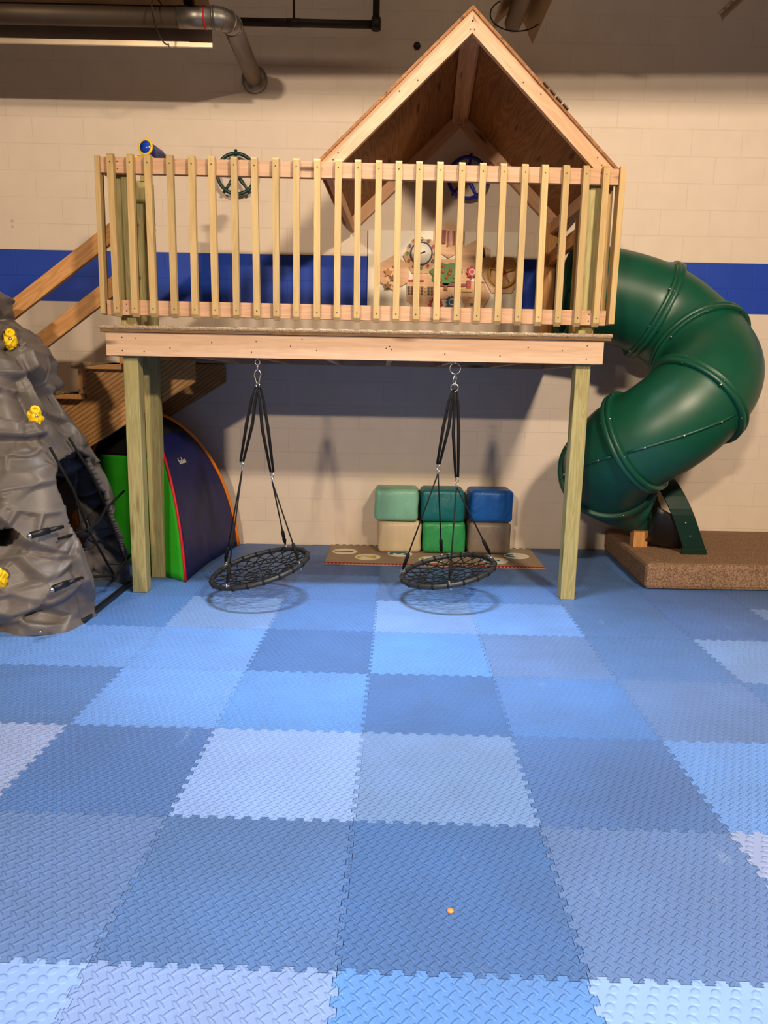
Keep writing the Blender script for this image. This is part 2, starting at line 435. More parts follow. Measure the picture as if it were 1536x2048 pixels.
full_me = tile_mesh()
cams_vis = lambda i, j: True
for j in range(-1, 8):
    for i in range(-6, 6):
        c = g2w(i+.5, j+.5)
        # skip mats entirely outside the view
        depth = c.y+.35
        if abs(c.x)-.36 > depth*768/FPX/.98+.05: continue
        if (i, j) in CELL: k = CELL[(i, j)]
        else: k = random.choice([MID, BLUE, DEEP, BLUE, MID])
        var = 2 if (i, j) in DOT else 1 if (i, j) in COARSE else 0
        key = (k, var)
        if key not in fm:
            fm[key] = foam_mat('foam_%s_%d' % (TC[k][1].replace(' ', '_').replace('-', '_'), var), TC[k][0], (.0310, .0365, .048)[var], (.40, .40, .8)[var], k)
        edge_cut = None
        if c.y+S/2 > WY-.03:
            edge_cut = WY-.004-c.y-.31*abs(math.sin(GA))
            if edge_cut < -S/2+.04: continue
            me = tile_mesh(edge_cut)
        else: me = full_me.copy()
        me.materials.clear(); me.materials.append(fm[key])
        o = bpy.data.objects.new('foam_floor_mat', me); COL.objects.link(o)
        o.location = c; o.rotation_euler = (0, 0, GA)
        tex = ('diamond-tread', 'coarse diamond-tread', 'dotted')[var]
        tag(o, '%s %s foam mat, %s from the camera, %s' % (TC[k][1], tex, rowname[j+1], colname(i)), 'floor mat', 'interlocking blue foam floor mats')

# ================================================================== PLAY DECK
deck = thing('play_deck', 'tall wooden play loft with slatted railing and open gable roof on square posts', 'play structure', (0, 5.4, 0))
def D(o):  # parts were modelled in world coordinates; keep them there under the empty
    o.matrix_basis = Matrix.Translation((-deck.location.x, -deck.location.y, -deck.location.z)) @ o.matrix_basis
    return o
YF = 4.60   # front face of rails
post_specs = [(-1.592, 4.70, 2.66, .095), (-1.585, 5.08, 2.69, .095), (1.275, 4.70, 2.66, .095)]
for (x, y, h, wd) in post_specs:
    xt = {-1.592: -1.585, -1.585: -1.59, 1.275: 1.285}[x]
    D(board('post', (x, y, 0), (xt, y, h), wd, wd, M['treated'], deck, wdir=(0, 1, 0), bev=.005))
D(board('post', (1.345, 6.10, 1.69), (1.345, 6.10, 2.70), .12, .05, M['stair'], deck, wdir=(1, 0, 0)))
# rim beams and joists
sb = [(random.uniform(.05, 3.0), random.uniform(-.05, .05), -1) for _ in range(16)]+[(.1, .04, -1), (.1, -.04, -1), (3.0, .04, -1), (3.0, -.04, -1)]
D(board('rim_beam', (-1.718, 4.62, 1.622), (1.386, 4.62, 1.622), .142, .038, M['pine_beam'], deck, screws=sb))
D(board('rim_beam', (-1.70, 4.64, 1.622), (-1.70, 6.17, 1.622), .142, .038, M['stair'], deck))
D(board('rim_beam', (1.367, 4.64, 1.622), (1.367, 6.17, 1.622), .142, .038, M['pine'], deck))
D(board('rim_beam', (-1.68, 6.17, 1.622), (1.348, 6.17, 1.622), .142, .038, M['pine'], deck))
for x in (-1.2, -.775, -.35, .05, .465, .9):
    D(board('joist', (x, 4.64, 1.622), (x, 6.15, 1.622), .14, .038, M['pine'], deck))
fl = D(MB().box((-1.745, 4.585, 1.694), (1.425, WY-.01, 1.712)).build('deck_floor', M['plydark'], deck))
# carpet with a ragged front edge
cb = MB(); nx = 260; vs = []; fs = []
for i in range(nx+1):
    x = -1.75+i*3.18/nx
    e1 = .006*noise.noise(Vector((x*30, 1, 0)))+.004*noise.noise(Vector((x*90, 5, 0)))
    e2 = .006*noise.noise(Vector((x*45, 9, 0)))
    vs += [(x, 4.583+e1, 1.712+.3*e2), (x, 4.575+e1+e2, 1.721+e2*.5), (x, 4.584+e2, 1.735+.5*e1+.4*e2), (x, WY-.012, 1.731)]
for i in range(nx):
    for k in range(3): fs.append((i*4+k, i*4+k+1, i*4+4+k+1, i*4+4+k))
cb.add(vs, fs, True); D(cb.build('deck_carpet', M['carpet_deck'], deck))
# railing front
def rail(name, p0, p1, wid=.089, th=.038, mat='pine', **kw): return D(board(name, p0, p1, wid, th, M[mat], deck, **kw))
rail('top_rail', (-1.70, 4.62, 2.665), (1.405, 4.62, 2.655), screws=[(.1, .02, -1), (.1, -.02, -1), (3.0, .02, -1), (3.0, -.02, -1)])
rail('bottom_rail', (-1.70, 4.62, 1.842), (1.385, 4.62, 1.832), screws=[(.12, .02, -1), (.12, -.02, -1), (2.98, .02, -1), (2.98, -.02, -1)])
BX = [232, 262, 300, 343, 385, 427, 470, 512, 552, 593, 635, 676, 717, 757, 797, 838, 880, 922, 963, 1006, 1048, 1090, 1130, 1170, 1210]
BXW = [-1.628, -1.519, -1.405, -1.277, -1.151, -1.026, -.897, -.771, -.652, -.529, -.403, -.281, -.158, -.038, .082, .204, .33, .456, .579, .708, .834, .96, 1.08, 1.2, 1.315]
bal_me = {}
def baluster(x, y, z0=1.782, z1=2.722, dx=0):
    b = MB(); L = z1-z0; w_ = .019
    prof = [(0, -w_, w_*.2), (0.022, -w_, w_), (L-.010, -w_, w_), (L, -w_*.5, w_)]
    # square bar with sloped ends; front face is -Y (local thickness axis), length local X
    vs = []
    for (a, f, bk) in [(0.0, -w_*.1, w_), (.022, -w_, w_), (L-.014, -w_, w_), (L, -w_*.2, w_)]:
        vs += [(a, f, -w_), (a, bk, -w_), (a, bk, w_), (a, f, w_)]
    fs = [(3, 2, 1, 0), (12, 13, 14, 15)]
    for s in range(3):
        for k in range(4): fs.append((s*4+k, s*4+(k+1) % 4, s*4+4+(k+1) % 4, s*4+4+k))
    b.add(vs, fs)
    for a in (.05, L-.05): b.lathe([(0, .0045), (.0008, .0045)], (a, -w_, 0), (0, -1, 0), 8, 1, False)
    o = b.build('baluster', [M['baluster'], M['screw']], deck, .0025)
    X = Vector((dx, 0, L)).normalized(); Y = Vector((0, 1, 0)); Z = X.cross(Y)
    Mx = Matrix.Identity(4)
    for k in range(3): Mx[k][0] = X[k]; Mx[k][1] = Y[k]; Mx[k][2] = Z[k]
    Mx[0][3], Mx[1][3], Mx[2][3] = x, y, z0
    o.matrix_basis = Mx
    return D(o)
for k, x in enumerate(BXW): baluster(x, 4.581, 1.785-.0004*k, 2.722-.0006*k, random.uniform(-.006, .006))
# railing sides (returns)
rail('top_rail', (-1.682, 4.64, 2.665), (-1.66, 5.03, 2.665))
rail('bottom_rail', (-1.682, 4.64, 1.842), (-1.66, 5.03, 1.842))
rail('corner_board', (-1.723, 4.62, 1.80), (-1.715, 4.62, 2.715), .07, .03, 'baluster', wdir=(0, 1, 0))
rail('corner_board', (1.418, 4.625, 1.795), (1.425, 4.625, 2.71), .085, .035, 'baluster', wdir=(0, 1, 0))
rail('corner_board', (1.388, 4.70, 1.795), (1.388, 4.70, 2.70), .03, .03, 'baluster', wdir=(0, 1, 0))
rail('top_rail', (1.362, 4.76, 2.66), (1.352, 6.1, 2.66))
rail('slide_header', (1.362, 4.76, 2.47), (1.352, 6.1, 2.42), .10, .038, 'stair')
rail('bottom_rail', (1.362, 4.76, 1.84), (1.36, 5.2, 1.84))
for y in (4.86, 4.97, 5.08, 5.19): D(board('baluster', (1.33, y, 1.78), (1.33, y, 2.55), .036, .036, M['baluster'], deck, wdir=(0, 1, 0)))
gh = MB().tube([(1.30, 5.42, 2.28), (1.27, 5.42, 2.27), (1.255, 5.42, 2.23), (1.255, 5.42, 2.10), (1.27, 5.42, 2.06), (1.30, 5.42, 2.05)], .012, 10).build('grab_handle', M['black'], deck)
D(gh); gh['label'] = 'black plastic grab handle beside the slide mouth'

# gable roof
roof = bpy.data.objects.new('gable_roof', None); COL.objects.link(roof); roof.parent = deck
def RF(o):
    o.parent = roof; return o   # same coordinates as the deck's empty
def rp(o): o.matrix_basis = Matrix.Translation((0, 0, 0)) @ o.matrix_basis; o.parent = roof; return o
RY0, RY1 = 4.64, 6.17
def apex(y): return Vector((.497+.09*(y-RY0)/(RY1-RY0), y, 3.575-.03*(y-RY0)/(RY1-RY0)))
def eave(y, s): return apex(y)+Vector((s*(.905), 0, -.865))
def roofboard(name, p0, p1, wid, th, mat, wdir, **kw):
    o = board(name, p0, p1, wid, th, M[mat], roof, wdir=wdir, **kw); return o
for yy in (RY0+.02, RY1-.03):
    for s in (-1, 1):
        a, e = apex(yy), eave(yy, s)
        d = (e-a).normalized(); nrm = Vector((-d.z*s, 0, d.x*s)); nrm = nrm if nrm.z < 0 else -nrm
        # rafter with plumb-cut ridge and seat-cut tail
        h = .122
        pl = [(a.x, a.z-.012), (a.x, a.z-.012-h)]
        if s < 0: tail = [(e.x+.055+.03, e.z-.012+.0), (e.x+.0, e.z-.012-.0)]
        L = (e-a)
        t1 = 1.0; t2 = 1-.075/.905*1.0
        p_top = a+L*t1; p_bot = a+L*t2
        pl = [(a.x, a.z-.012), (p_top.x, p_top.z-.012), (p_bot.x-s*.0, p_top.z-.012-.045), (a.x+L.x*t2-s*.03, a.z-.012-h+L.z*(t2-.03/.905))]
        pl.append((a.x, a.z-.012-h))
        b = MB()
        # local frame along the slope so the grain follows the rafter
        X = d; Z = Vector((0, 0, 1)); Z = (Z-X*Z.dot(X)).normalized(); Y = Z.cross(X)
        Mx = Matrix.Identity(4)
        for k in range(3): Mx[k][0] = X[k]; Mx[k][1] = Y[k]; Mx[k][2] = Z[k]; Mx[k][3] = a[k]
        inv = Mx.inverted()
        n = len(pl)
        v0 = [inv@Vector((p[0], yy-.02, p[1])) for p in pl]; v1 = [inv@Vector((p[0], yy+.02, p[1])) for p in pl]
        b.add(v0+v1, [list(range(n))[::-1], list(range(n, 2*n))]+[(i, (i+1) % n, n+(i+1) % n, n+i) for i in range(n)])
        for (aa, zz) in ((.05, -.05), (.09, -.075), (1.12, -.04), (1.17, -.05), (.5, -.07), (.62, -.04)):
            pf = Mx@Vector((aa, 0, zz)); pf.y = yy-.0205; q = inv@pf; ax = (inv.to_3x3()@Vector((0, -1, 0)))
            b.lathe([(0, .005), (.001, .005)], q, ax, 8, 1, False)
        o = b.build('rafter', [M['pine'], M['screw']], roof, .002); o.matrix_basis = Mx; D(o)
for s in (-1, 1):
    off = .006
    a0, a1, e0, e1 = apex(RY0-.012), apex(RY1-.005), eave(RY0-.012, s), eave(RY1-.005, s)
    e0 = e0+(e0-a0).normalized()*.015; e1 = e1+(e1-a1).normalized()*.015
    d = (e0-a0).normalized(); nrm = Vector((s*.69, 0, .725)).normalized()
    X = d; Y0 = (a1-a0).normalized(); Z = X.cross(Y0).normalized(); Y = Z.cross(X)
    Mx = Matrix.Identity(4)
    for k in range(3): Mx[k][0] = Y[k]; Mx[k][1] = X[k]; Mx[k][2] = Z[k]; Mx[k][3] = a0[k]
    inv = Mx.inverted(); b = MB()
    vs = [inv@p for p in (a0-nrm*.010, a1-nrm*.010, e1-nrm*.010, e0-nrm*.010, a0+nrm*.006, a1+nrm*.006, e1+nrm*.006, e0+nrm*.006)]
    b.add(vs, [(0, 1, 2, 3), (7, 6, 5, 4), (0, 4, 5, 1), (1, 5, 6, 2), (2, 6, 7, 3), (3, 7, 4, 0)])
    o = b.build('roof_panel', M['plywood'], roof); o.matrix_basis = Mx; D(o)
    # ridge plank laid in the V under the panels
    a, a_ = apex(RY0+.04), apex(RY1-.05)
    dn_ = Vector((s*.69, 0, -.66)).normalized()
    D(board('ridge_board', a+dn_*.055-nrm*.03+Vector((0, 0, -.012)), a_+dn_*.055-nrm*.03+Vector((0, 0, -.012)), .095, .03, M['pine'], roof, wdir=dn_))
    # eave plate
    ev0, ev1 = eave(RY0+.04, s), eave(RY1-.05, s)
    D(board('eave_board', ev0+Vector((-s*.06, 0, -.03)), ev1+Vector((-s*.06, 0, -.03)), .085, .036, M['pine'], roof, wdir=(0, 0, 1)))

# weathered shingle strip showing along the right roof edge
for k in range(4):
    a, e = apex(RY0-.016), eave(RY0-.016, 1); q0 = a.lerp(e, .47+.045*k); q1 = a.lerp(e, .505+.045*k); n_ = Vector((.69, 0, .725))
    D(board('shingle_scrap', q0+n_*(.010+.002*(k % 2))+Vector((0, .05, 0)), q1+n_*.010+Vector((0, .05, 0)), .010, .12, M['screw'], roof, wdir=n_))
# ------------------------------------------------------------------ staircase
st = thing('staircase', 'wooden staircase with carpeted treads rising to left end of loft', 'stairs', (-2.6, 5.6, 0))
def ST(o): o.matrix_basis = Matrix.Translation(-st.location) @ o.matrix_basis; return o
RISE, RUN = .208, .292; NX, NZ = -1.80, 1.715
sl = math.atan2(RISE, RUN)
def stringer(y, mat):
    # saw-tooth outline in (x,z)
    pts = [(NX+.02, NZ-.03)]
    for k in range(7):
        x = NX+.02-k*RUN; z = NZ-.03-k*RISE
        pts += [(x, z-RISE), (x-RUN, z-RISE)]
    xe, ze = pts[-1]
    pts += [(xe, 0.0), (xe+.25, 0.0)]
    # lower edge parallel to slope
    drop = .30
    pts += [(NX+.49, NZ-.32+.0), (NX+.49, NZ-.175), (NX+.02, NZ-.175)]
    X = Vector((math.cos(sl), 0, math.sin(sl))); Z = Vector((-math.sin(sl), 0, math.cos(sl))); Y = Z.cross(X)
    Mx = Matrix.Identity(4); o0 = Vector((NX, y, NZ))
    for k in range(3): Mx[k][0] = X[k]; Mx[k][1] = Y[k]; Mx[k][2] = Z[k]; Mx[k][3] = o0[k]
    inv = Mx.inverted(); n = len(pts)
    b = MB(); v0 = [inv@Vector((p[0], y-.019, p[1])) for p in pts]; v1 = [inv@Vector((p[0], y+.019, p[1])) for p in pts]
    b.add(v0+v1, [list(range(n))[::-1], list(range(n, 2*n))]+[(i, (i+1) % n, n+(i+1) % n, n+i) for i in range(n)])
    o = b.build('stringer', mat, st); o.matrix_basis = Mx; return ST(o)
stringer(5.155, M['ribbed']); stringer(6.16, M['ribbed'])
for k in range(8):
    x = NX-k*RUN; z = NZ-k*RISE
    if k > 0:
        ST(board('tread', (x+RUN/2-.012, 5.06, z-.018), (x+RUN/2-.012, WY-.015, z-.018), RUN+.04, .036, M['stair'], st, wdir=(1, 0, 0)))
        # carpet strip over the tread
        cbm = MB(); vs = []; fs = []; n_ = 40
        for i in range(n_+1):
            y = 5.052+i*(WY-.02-5.052)/n_
            e = .004*noise.noise(Vector((y*40, k, 0)))
            vs += [(x-.042+e, y, z-.03), (x-.046+e, y, z), (x-.028, y, z+.012+e), (x+RUN-.04, y, z+.010+e)]
        for i in range(n_):
            for q in range(3): fs.append((i*4+q, i*4+q+1, i*4+4+q+1, i*4+4+q))
        fs.append((0, 1, 2, 3))
        cbm.add(vs, fs, True)
        ST(cbm.build('tread_carpet', M['carpet_deck'], st))
    ST(board('riser', (x+.012, 5.06, z-.036-(RISE-.036)/2), (x+.012, WY-.015, z-.036-(RISE-.036)/2), RISE-.04, .03, M['stair'], st))
slp = .737
for (x1, z1, L) in ((-1.655, 2.325+.135, 2.15), (-1.655, 1.99+.135, 2.0)):
    d = Vector((-math.cos(math.atan(slp)), 0, -math.sin(math.atan(slp))))
    p = Vector((x1, 5.01, z1)); ST(board('handrail', p, p+d*L, .105, .038, M['stair'], st, wdir=(0, 0, 1)))
ST(board('stair_post', (-3.1, 5.06, 0), (-3.1, 5.06, 1.45), .089, .089, M['treated'], st, wdir=(0, 1, 0)))

# ================================================================== TUBE SLIDE
sld = thing('tube_slide', 'green plastic spiral tube slide curling down beside the wooden loft', 'slide', (2.02, 5.3, .18))
def SL(o): o.matrix_basis = Matrix.Translation(-sld.location) @ o.matrix_basis; return o
TR = .345; FR = .380
C0 = Vector((2.023, 5.309, 0)); RR = .337
def on_helix(a, z, p):
    c = Vector((C0.x+RR*math.cos(-a+PI/2), C0.y+RR*math.sin(-a+PI/2), z))
    t = Vector((math.cos(-a)*math.cos(p), math.sin(-a)*math.cos(p), -math.sin(p))); return c, t
rings = [(Vector((1.40, 5.655, 2.135)), Vector((.99, 0, -.12)).normalized()),
         on_helix(.108, 1.992, .42), on_helix(1.218, 1.705, .665), on_helix(2.729, 1.333, .72), on_helix(3.879, 1.036, .50), (on_helix(4.95, .795, .44)[0]+Vector((.035, 0, 0)), on_helix(4.95, .795, .44)[1]),
         (Vector((2.04, 5.62, .635)), Vector((.97, .05, -.22)).normalized())]
seam_ang = [None, None, None, 2.2, -0.95, -.95]
for s in range(6):
    (c0, t0), (c1, t1) = rings[s], rings[s+1]
    L = (c1-c0).length; ang = t0.angle(t1); k = L*(1.0 if ang < .3 else 1.0+ang*ang*.06)
    N = 14; path = []
    for i in range(N+1):
        u = i/N; h00 = 2*u**3-3*u**2+1; h10 = u**3-2*u**2+u; h01 = -2*u**3+3*u**2; h11 = u**3-u**2
        path.append((h00*c0+h10*t0*k+h01*c1+h11*t1*k, (t0.lerp(t1, u)).normalized()))
    b = MB(); nn = 64; vs = []
    for i, (c, t) in enumerate(path):
        side = t.cross(Vector((0, 0, 1))).normalized(); up = side.cross(t)
        u = i/N; fl = TR+.010*max(0, 1-u*10)+.010*max(0, 1-(1-u)*10)
        for q in range(nn):
            a = 2*PI*q/nn; vs.append(c+fl*(math.cos(a)*side+math.sin(a)*up))
    fs = [(i*nn+q, i*nn+(q+1) % nn, (i+1)*nn+(q+1) % nn, (i+1)*nn+q) for i in range(N) for q in range(nn)]
    b.add(vs, fs, True)
    sec = b.build('tube_section', M['slide'], sld)
    so = sec.modifiers.new('thickness', 'SOLIDIFY'); so.thickness = .008; so.offset = -1
    SL(sec)
    # seam lip along the section
    for sa in ((PI+.22,) if s in (3, 4, 5) else (-.75,) if s == 2 else ()):
        lip = MB(); pts = []
        for i, (c, t) in enumerate(path[1:-1]):
            side = t.cross(Vector((0, 0, 1))).normalized(); up = side.cross(t)
            pts.append(c+(TR+.004)*(math.cos(sa)*side+math.sin(sa)*up))
        lip.tube(pts, .010, 8)
        for q in (2, 6, 10):
            c, t = path[q+1]; side = t.cross(Vector((0, 0, 1))).normalized(); up = side.cross(t)
            dd = (math.cos(sa)*side+math.sin(sa)*up); lip.lathe([(0, .009), (.008, .009), (.011, .005)], c+dd*(TR+.010), dd, 10, 1)
        lo = lip.build('seam_lip', [M['slide'], M['steel']], sec)
        lo.matrix_basis = sec.matrix_basis.inverted() @ (Matrix.Translation(-sld.location))
for s in range(1, 6):
    c, t = rings[s]
    side = t.cross(Vector((0, 0, 1))).normalized()
    b = MB()
    b.lathe([(-.034, TR+.004), (-.034, FR-.004), (-.030, FR), (-.004, FR), (-.002, FR-.004), (.002, FR-.004), (.004, FR), (.030, FR), (.034, FR-.004), (.034, TR+.004)], c, t, 72)
    b.f = b.f[:-2]; b.mi = b.mi[:-2]; b.sm = b.sm[:-2]
    up = side.cross(t)
    for q in range(8):
        a = 2*PI*q/8+.3; dd = math.cos(a)*side+math.sin(a)*up
        b.lathe([(-.041, .006), (-.039, .008), (.039, .008), (.041, .006)], c+dd*(FR-.010), t, 10, 1 if q % 3 == 0 else 0)
    SL(b.build('flange', [M['slide'], M['steel']], sld))
# entry plate with round mouth
b = MB(); nn = 48; yc_, zc_ = 5.655, 2.135; vs = []; fs = []
for xx in (1.385, 1.405):
    for q in range(nn):
        a = 2*PI*q/nn; ca, sa = math.cos(a), math.sin(a); k = .40/max(abs(ca), abs(sa))
        vs.append((xx, yc_+TR*ca, zc_+TR*sa)); vs.append((xx, yc_+k*ca, zc_+k*sa))
for q in range(nn):
    r_ = (q+1) % nn
    fs += [(2*q, 2*r_, 2*r_+1, 2*q+1), (2*nn+2*q, 2*nn+2*q+1, 2*nn+2*r_+1, 2*nn+2*r_), (2*q+1, 2*r_+1, 2*nn+2*r_+1, 2*nn+2*q+1), (2*q, 2*nn+2*q, 2*nn+2*r_, 2*r_)]
b.add(vs, fs); SL(b.build('entry_plate', M['slide_dark'], sld))
# exit hood: leaning inverted-U band with straight legs
b = MB(); prof = []; rx = .36; yc_ = 5.60
for q in range(-6, 31):
    if q < 0: yy, zz = yc_-rx, .19+(q+6)/6*(.42-.19)
    elif q <= 24: a = PI*q/24; yy, zz = yc_-rx*math.cos(a), .44+rx*math.sin(a)
    else: yy, zz = yc_+rx, .42-(q-24)/6*(.42-.19)
    prof.append((yy, zz))
vs = []; fs = []
for (yy, zz) in prof:
    lean = 2.30-(zz-.19)*.42
    for dx, k in ((0, 1.0), (.165, 1.0), (.165, .95), (0, .95)):
        vs.append((lean+dx, yc_+(yy-yc_)*k, zz if zz < .45 else .44+(zz-.44)*k))
n = len(prof)
for i in range(n-1):
    for q in range(4): fs.append((i*4+q, i*4+(q+1) % 4, (i+1)*4+(q+1) % 4, (i+1)*4+q))
fs += [(0, 1, 2, 3), tuple((n-1)*4+q for q in (3, 2, 1, 0))]
b.add(vs, fs)
for zz in (.33, .43): b.lathe([(0, .008), (.005, .008)], (2.33-(zz-.19)*.42+.05, yc_-rx, zz), (0, -1, 0), 10, 1)
b.box((2.27, 5.232, .19), (2.45, 5.26, .235))
eh = SL(b.build('exit_hood', [M['slide_dark'], M['steel']], sld, .004))
# exit bowl: black colour stands for the shade between last tube end and hood
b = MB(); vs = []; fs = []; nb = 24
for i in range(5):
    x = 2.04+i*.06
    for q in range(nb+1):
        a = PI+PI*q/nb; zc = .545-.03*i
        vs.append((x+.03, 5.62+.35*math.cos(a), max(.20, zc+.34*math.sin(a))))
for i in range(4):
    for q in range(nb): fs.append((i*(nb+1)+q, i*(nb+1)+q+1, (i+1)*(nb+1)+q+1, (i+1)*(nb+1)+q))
b.add(vs, fs, True); o = b.build('exit_shade_trough', M['black'], sld); o.modifiers.new('thickness', 'SOLIDIFY').thickness = .008; SL(o)
# wooden support block with bracket
SL(board('support_block', (2.035, 5.50, .19), (2.035, 5.50, .37), .11, .09, M['stair'], sld, wdir=(1, 0, 0)))
SL(MB().box((1.975, 5.43, .33), (2.095, 5.57, .50)).build('support_bracket', M['slide_dark'], sld, .006))

# carpeted platform
plat = MB(); poly = [(1.985, WY-.004), (1.897, 4.93), (3.9, 4.93), (3.9, WY-.004)]
plat.prism(poly, 'z', 0, .19)
po = plat.build('carpeted_platform', M['carpet'], None, .03)
tag(po, 'low platform wrapped in tan carpet under slide exit', 'platform')

# ================================================================== ROCK CLIMBER
rock = thing('rock_climber', 'grey moulded plastic rock climbing dome with rope net and yellow holds', 'climber', (-2.5, 4.4, 0))
RO = Vector(rock.location)
def lerp_tab(tab, z):
    if z <= tab[0][0]: return tab[0][1]
    for (a, va), (b_, vb) in zip(tab, tab[1:]):
        if z <= b_: return va+(vb-va)*(z-a)/(b_-a)
    return tab[-1][1]
XR = [(0, -1.665), (.25, -1.665), (.7, -1.74), (1.09, -1.86), (1.42, -1.99), (1.66, -2.10), (1.70, -2.14), (1.75, -2.25), (1.80, -2.215), (1.88, -2.21), (1.96, -2.32)]
YFt = [(0, 3.775), (.35, 3.80), (1.0, 3.93), (1.5, 4.05), (1.96, 4.22)]
YBt = [(0, 4.99), (.5, 4.94), (1.0, 4.84), (1.5, 4.70), (1.96, 4.58)]
XL = [(0, -3.5), (1.0, -3.3), (1.96, -2.9)]
def rock_pt(u, z, top=1.0):
    a = 2*PI*u; ca, sa = math.cos(a), math.sin(a)
    p = 6.0; k = (abs(ca)**p+abs(sa)**p)**(-1/p)
    x, y = ca*k, sa*k
    xr, yf, yb, xl = lerp_tab(XR, z), lerp_tab(YFt, z), lerp_tab(YBt, z), lerp_tab(XL, z)
    cx, cyy = (xr+xl)/2, (yf+yb)/2
    return Vector((cx+x*(xr-xl)/2*top, cyy+y*(yb-yf)/2*top, z))
def rock_disp(P):
    q = Vector((P.x*1.0, P.y*1.0, P.z*1.25))
    q2 = q+Vector((noise.noise(q*1.8), noise.noise(q*1.8+Vector((9, 3, 1))), noise.noise(q*1.8+Vector((2, 8, 5)))))*.12
    dist, pts = noise.voronoi(q2*2.3)
    e = dist[1]-dist[0]
    tilt = (q2*2.3-pts[0]).dot(Vector((noise.cell(pts[0]*3.1), noise.cell(pts[0]*5.7), noise.cell(pts[0]*2.3)))-Vector((.5, .5, .5)))
    d = .050*(noise.cell(pts[0]*7.31)-.5)*min(1, e/.10)+.075*tilt*min(1, e/.08)
    g = max(0, 1-e/.07); d -= .016*g*g*(1 if noise.cell(pts[0]*1.7) > .25 else .3)
    q3 = Vector((q2.x, q2.y, q2.z*1.15))*4.2
    dist2, pts2 = noise.voronoi(q3)
    e2 = dist2[1]-dist2[0]
    d += .028*(noise.cell(pts2[0]*4.3)-.5)*min(1, e2/.12)+.042*min(1, e2/.12)*(q3-pts2[0]).dot(Vector((noise.cell(pts2[0]*2.1), noise.cell(pts2[0]*4.7), noise.cell(pts2[0]*1.3)))-Vector((.5, .5, .5)))
    d += .005*noise.noise(q*7)
    return d
OPEN = [(4.16, -.1), (4.14, .12), (4.09, .35), (4.02, .62), (4.03, .86), (4.14, .95), (4.40, .985), (4.56, .93), (4.62, .74), (4.66, .55), (4.80, .30), (4.84, .1), (4.84, -.1)]
def inpoly(x, y, P):
    r = False; n = len(P)
    for i in range(n):
        (x0, y0), (x1, y1) = P[i], P[(i+1) % n]
        if (y0 > y) != (y1 > y) and x < (x1-x0)*(y-y0)/(y1-y0)+x0: r = not r
    return r
def opendist(y, z):
    r = 9.0
    for i in range(len(OPEN)-1):
        (x0, y0), (x1, y1) = OPEN[i], OPEN[i+1]
        dx, dy = x1-x0, y1-y0; t = max(0, min(1, ((y-x0)*dx+(z-y0)*dy)/(dx*dx+dy*dy)))
        r = min(r, math.hypot(y-x0-t*dx, z-y0-t*dy))
    return r
NU, NV = 520, 230
vs = []; base = []
def uwarp(i):
    return i/NU
for j in range(NV+1):
    vv = j/NV
    if vv < .94: z = 1.95*vv/.94; top = 1.0
    else:
        w_ = (vv-.94)/.06; z = 1.95+.03*math.sin(w_*PI/2); top = math.cos(w_*PI/2*.97)
    for i in range(NU):
        u = uwarp(i); P = rock_pt(u, z, top)
        base.append(P.copy())
        c = Vector((-2.55, 4.4, z)); nrm = (P-c); nrm.z = .35*nrm.length; nrm.normalize()
        low = min(1, z/.06)
        fo = 1.0
        if P.x > -2.2 and P.y > 3.85: fo = .15+.85*min(1, opendist(P.y, P.z)/.22)
        if z > 1.6: fo *= .55
        P = P+nrm*(rock_disp(P)*(.4+.6*low)*fo-.022)
        # tucked-in rounded foot
        if z < .05: P.x -= (P.x+2.55)*.0*0
        vs.append(P-RO)
fs = []
for j in range(NV):
    for i in range(NU):
        a, b_, c, d = j*NU+i, j*NU+(i+1) % NU, (j+1)*NU+(i+1) % NU, (j+1)*NU+i
        m_ = (base[a]+base[b_]+base[c]+base[d])/4
        if m_.x > -2.02 and 3.9 < m_.y < 4.95 and inpoly(m_.y, m_.z, OPEN): continue
        if m_.y > 4.75 and ((m_.x+2.22)/.22)**2+((m_.z-.42)/.38)**2 < 1: continue
        if m_.y < 4.0 and ((m_.x+2.03)/.070)**2+((m_.z-.555)/.045)**2 < 1: continue
        fs.append((a, b_, c, d))
b = MB(); b.add(vs, fs, True)
shell = b.build('rock_shell', M['rock'], rock, fixn=False)
sm = shell.modifiers.new('thickness', 'SOLIDIFY'); sm.thickness = .035; sm.offset = -1
def rk(o): o.matrix_basis = Matrix.Translation(-RO) @ o.matrix_basis; return o
from mathutils.bvhtree import BVHTree
shell_tree = BVHTree.FromPolygons(vs, fs)
def hold(P, nrm, seed, sc=1.0):
    hp, hn, _, _ = shell_tree.find_nearest(Vector(P)-RO)   # seat the hold on the rock face
    P = hp+RO+(hn if hn.dot(Vector(nrm)) > 0 else -hn)*.014
    # lumpy pull-hold
    bm = bmesh.new(); bmesh.ops.create_icosphere(bm, subdivisions=4, radius=1)
    for q in bm.verts:
        p = q.co.copy(); r = 1+.35*noise.noise(p*1.6+Vector((seed, 0, 0)))+.18*noise.noise(p*3.2+Vector((0, seed, 0)))
        p.x *= .040*r; p.y *= .055*r; p.z *= .028*r
        if p.z > 0: p.z *= 1.3
        q.co = p*sc
    bm.verts.index_update(); b = MB(); b.add([q.co.copy() for q in bm.verts], [[q.index for q in f.verts] for f in bm.faces], True); bm.free()
    b.torus((.0, .035*sc, .030*sc), (0, .3, 1), .020*sc, .010*sc, 16, 8)
    b.lathe([(0, .009), (.006, .009)], (0, -.005, .036*sc), (0, 0, 1), 10, 1)
    o = b.build('climbing_hold', [M['yellow'], M['steel']], rock); q = Vector(nrm).to_track_quat('Z', 'Y')
    o.matrix_basis = Matrix.Translation(Vector(P)) @ q.to_matrix().to_4x4(); o['label'] = 'yellow moulded hand hold'
    return rk(o)
hold((-2.13, 4.24, 1.615), (.45, -.85, .3), 3, .95)
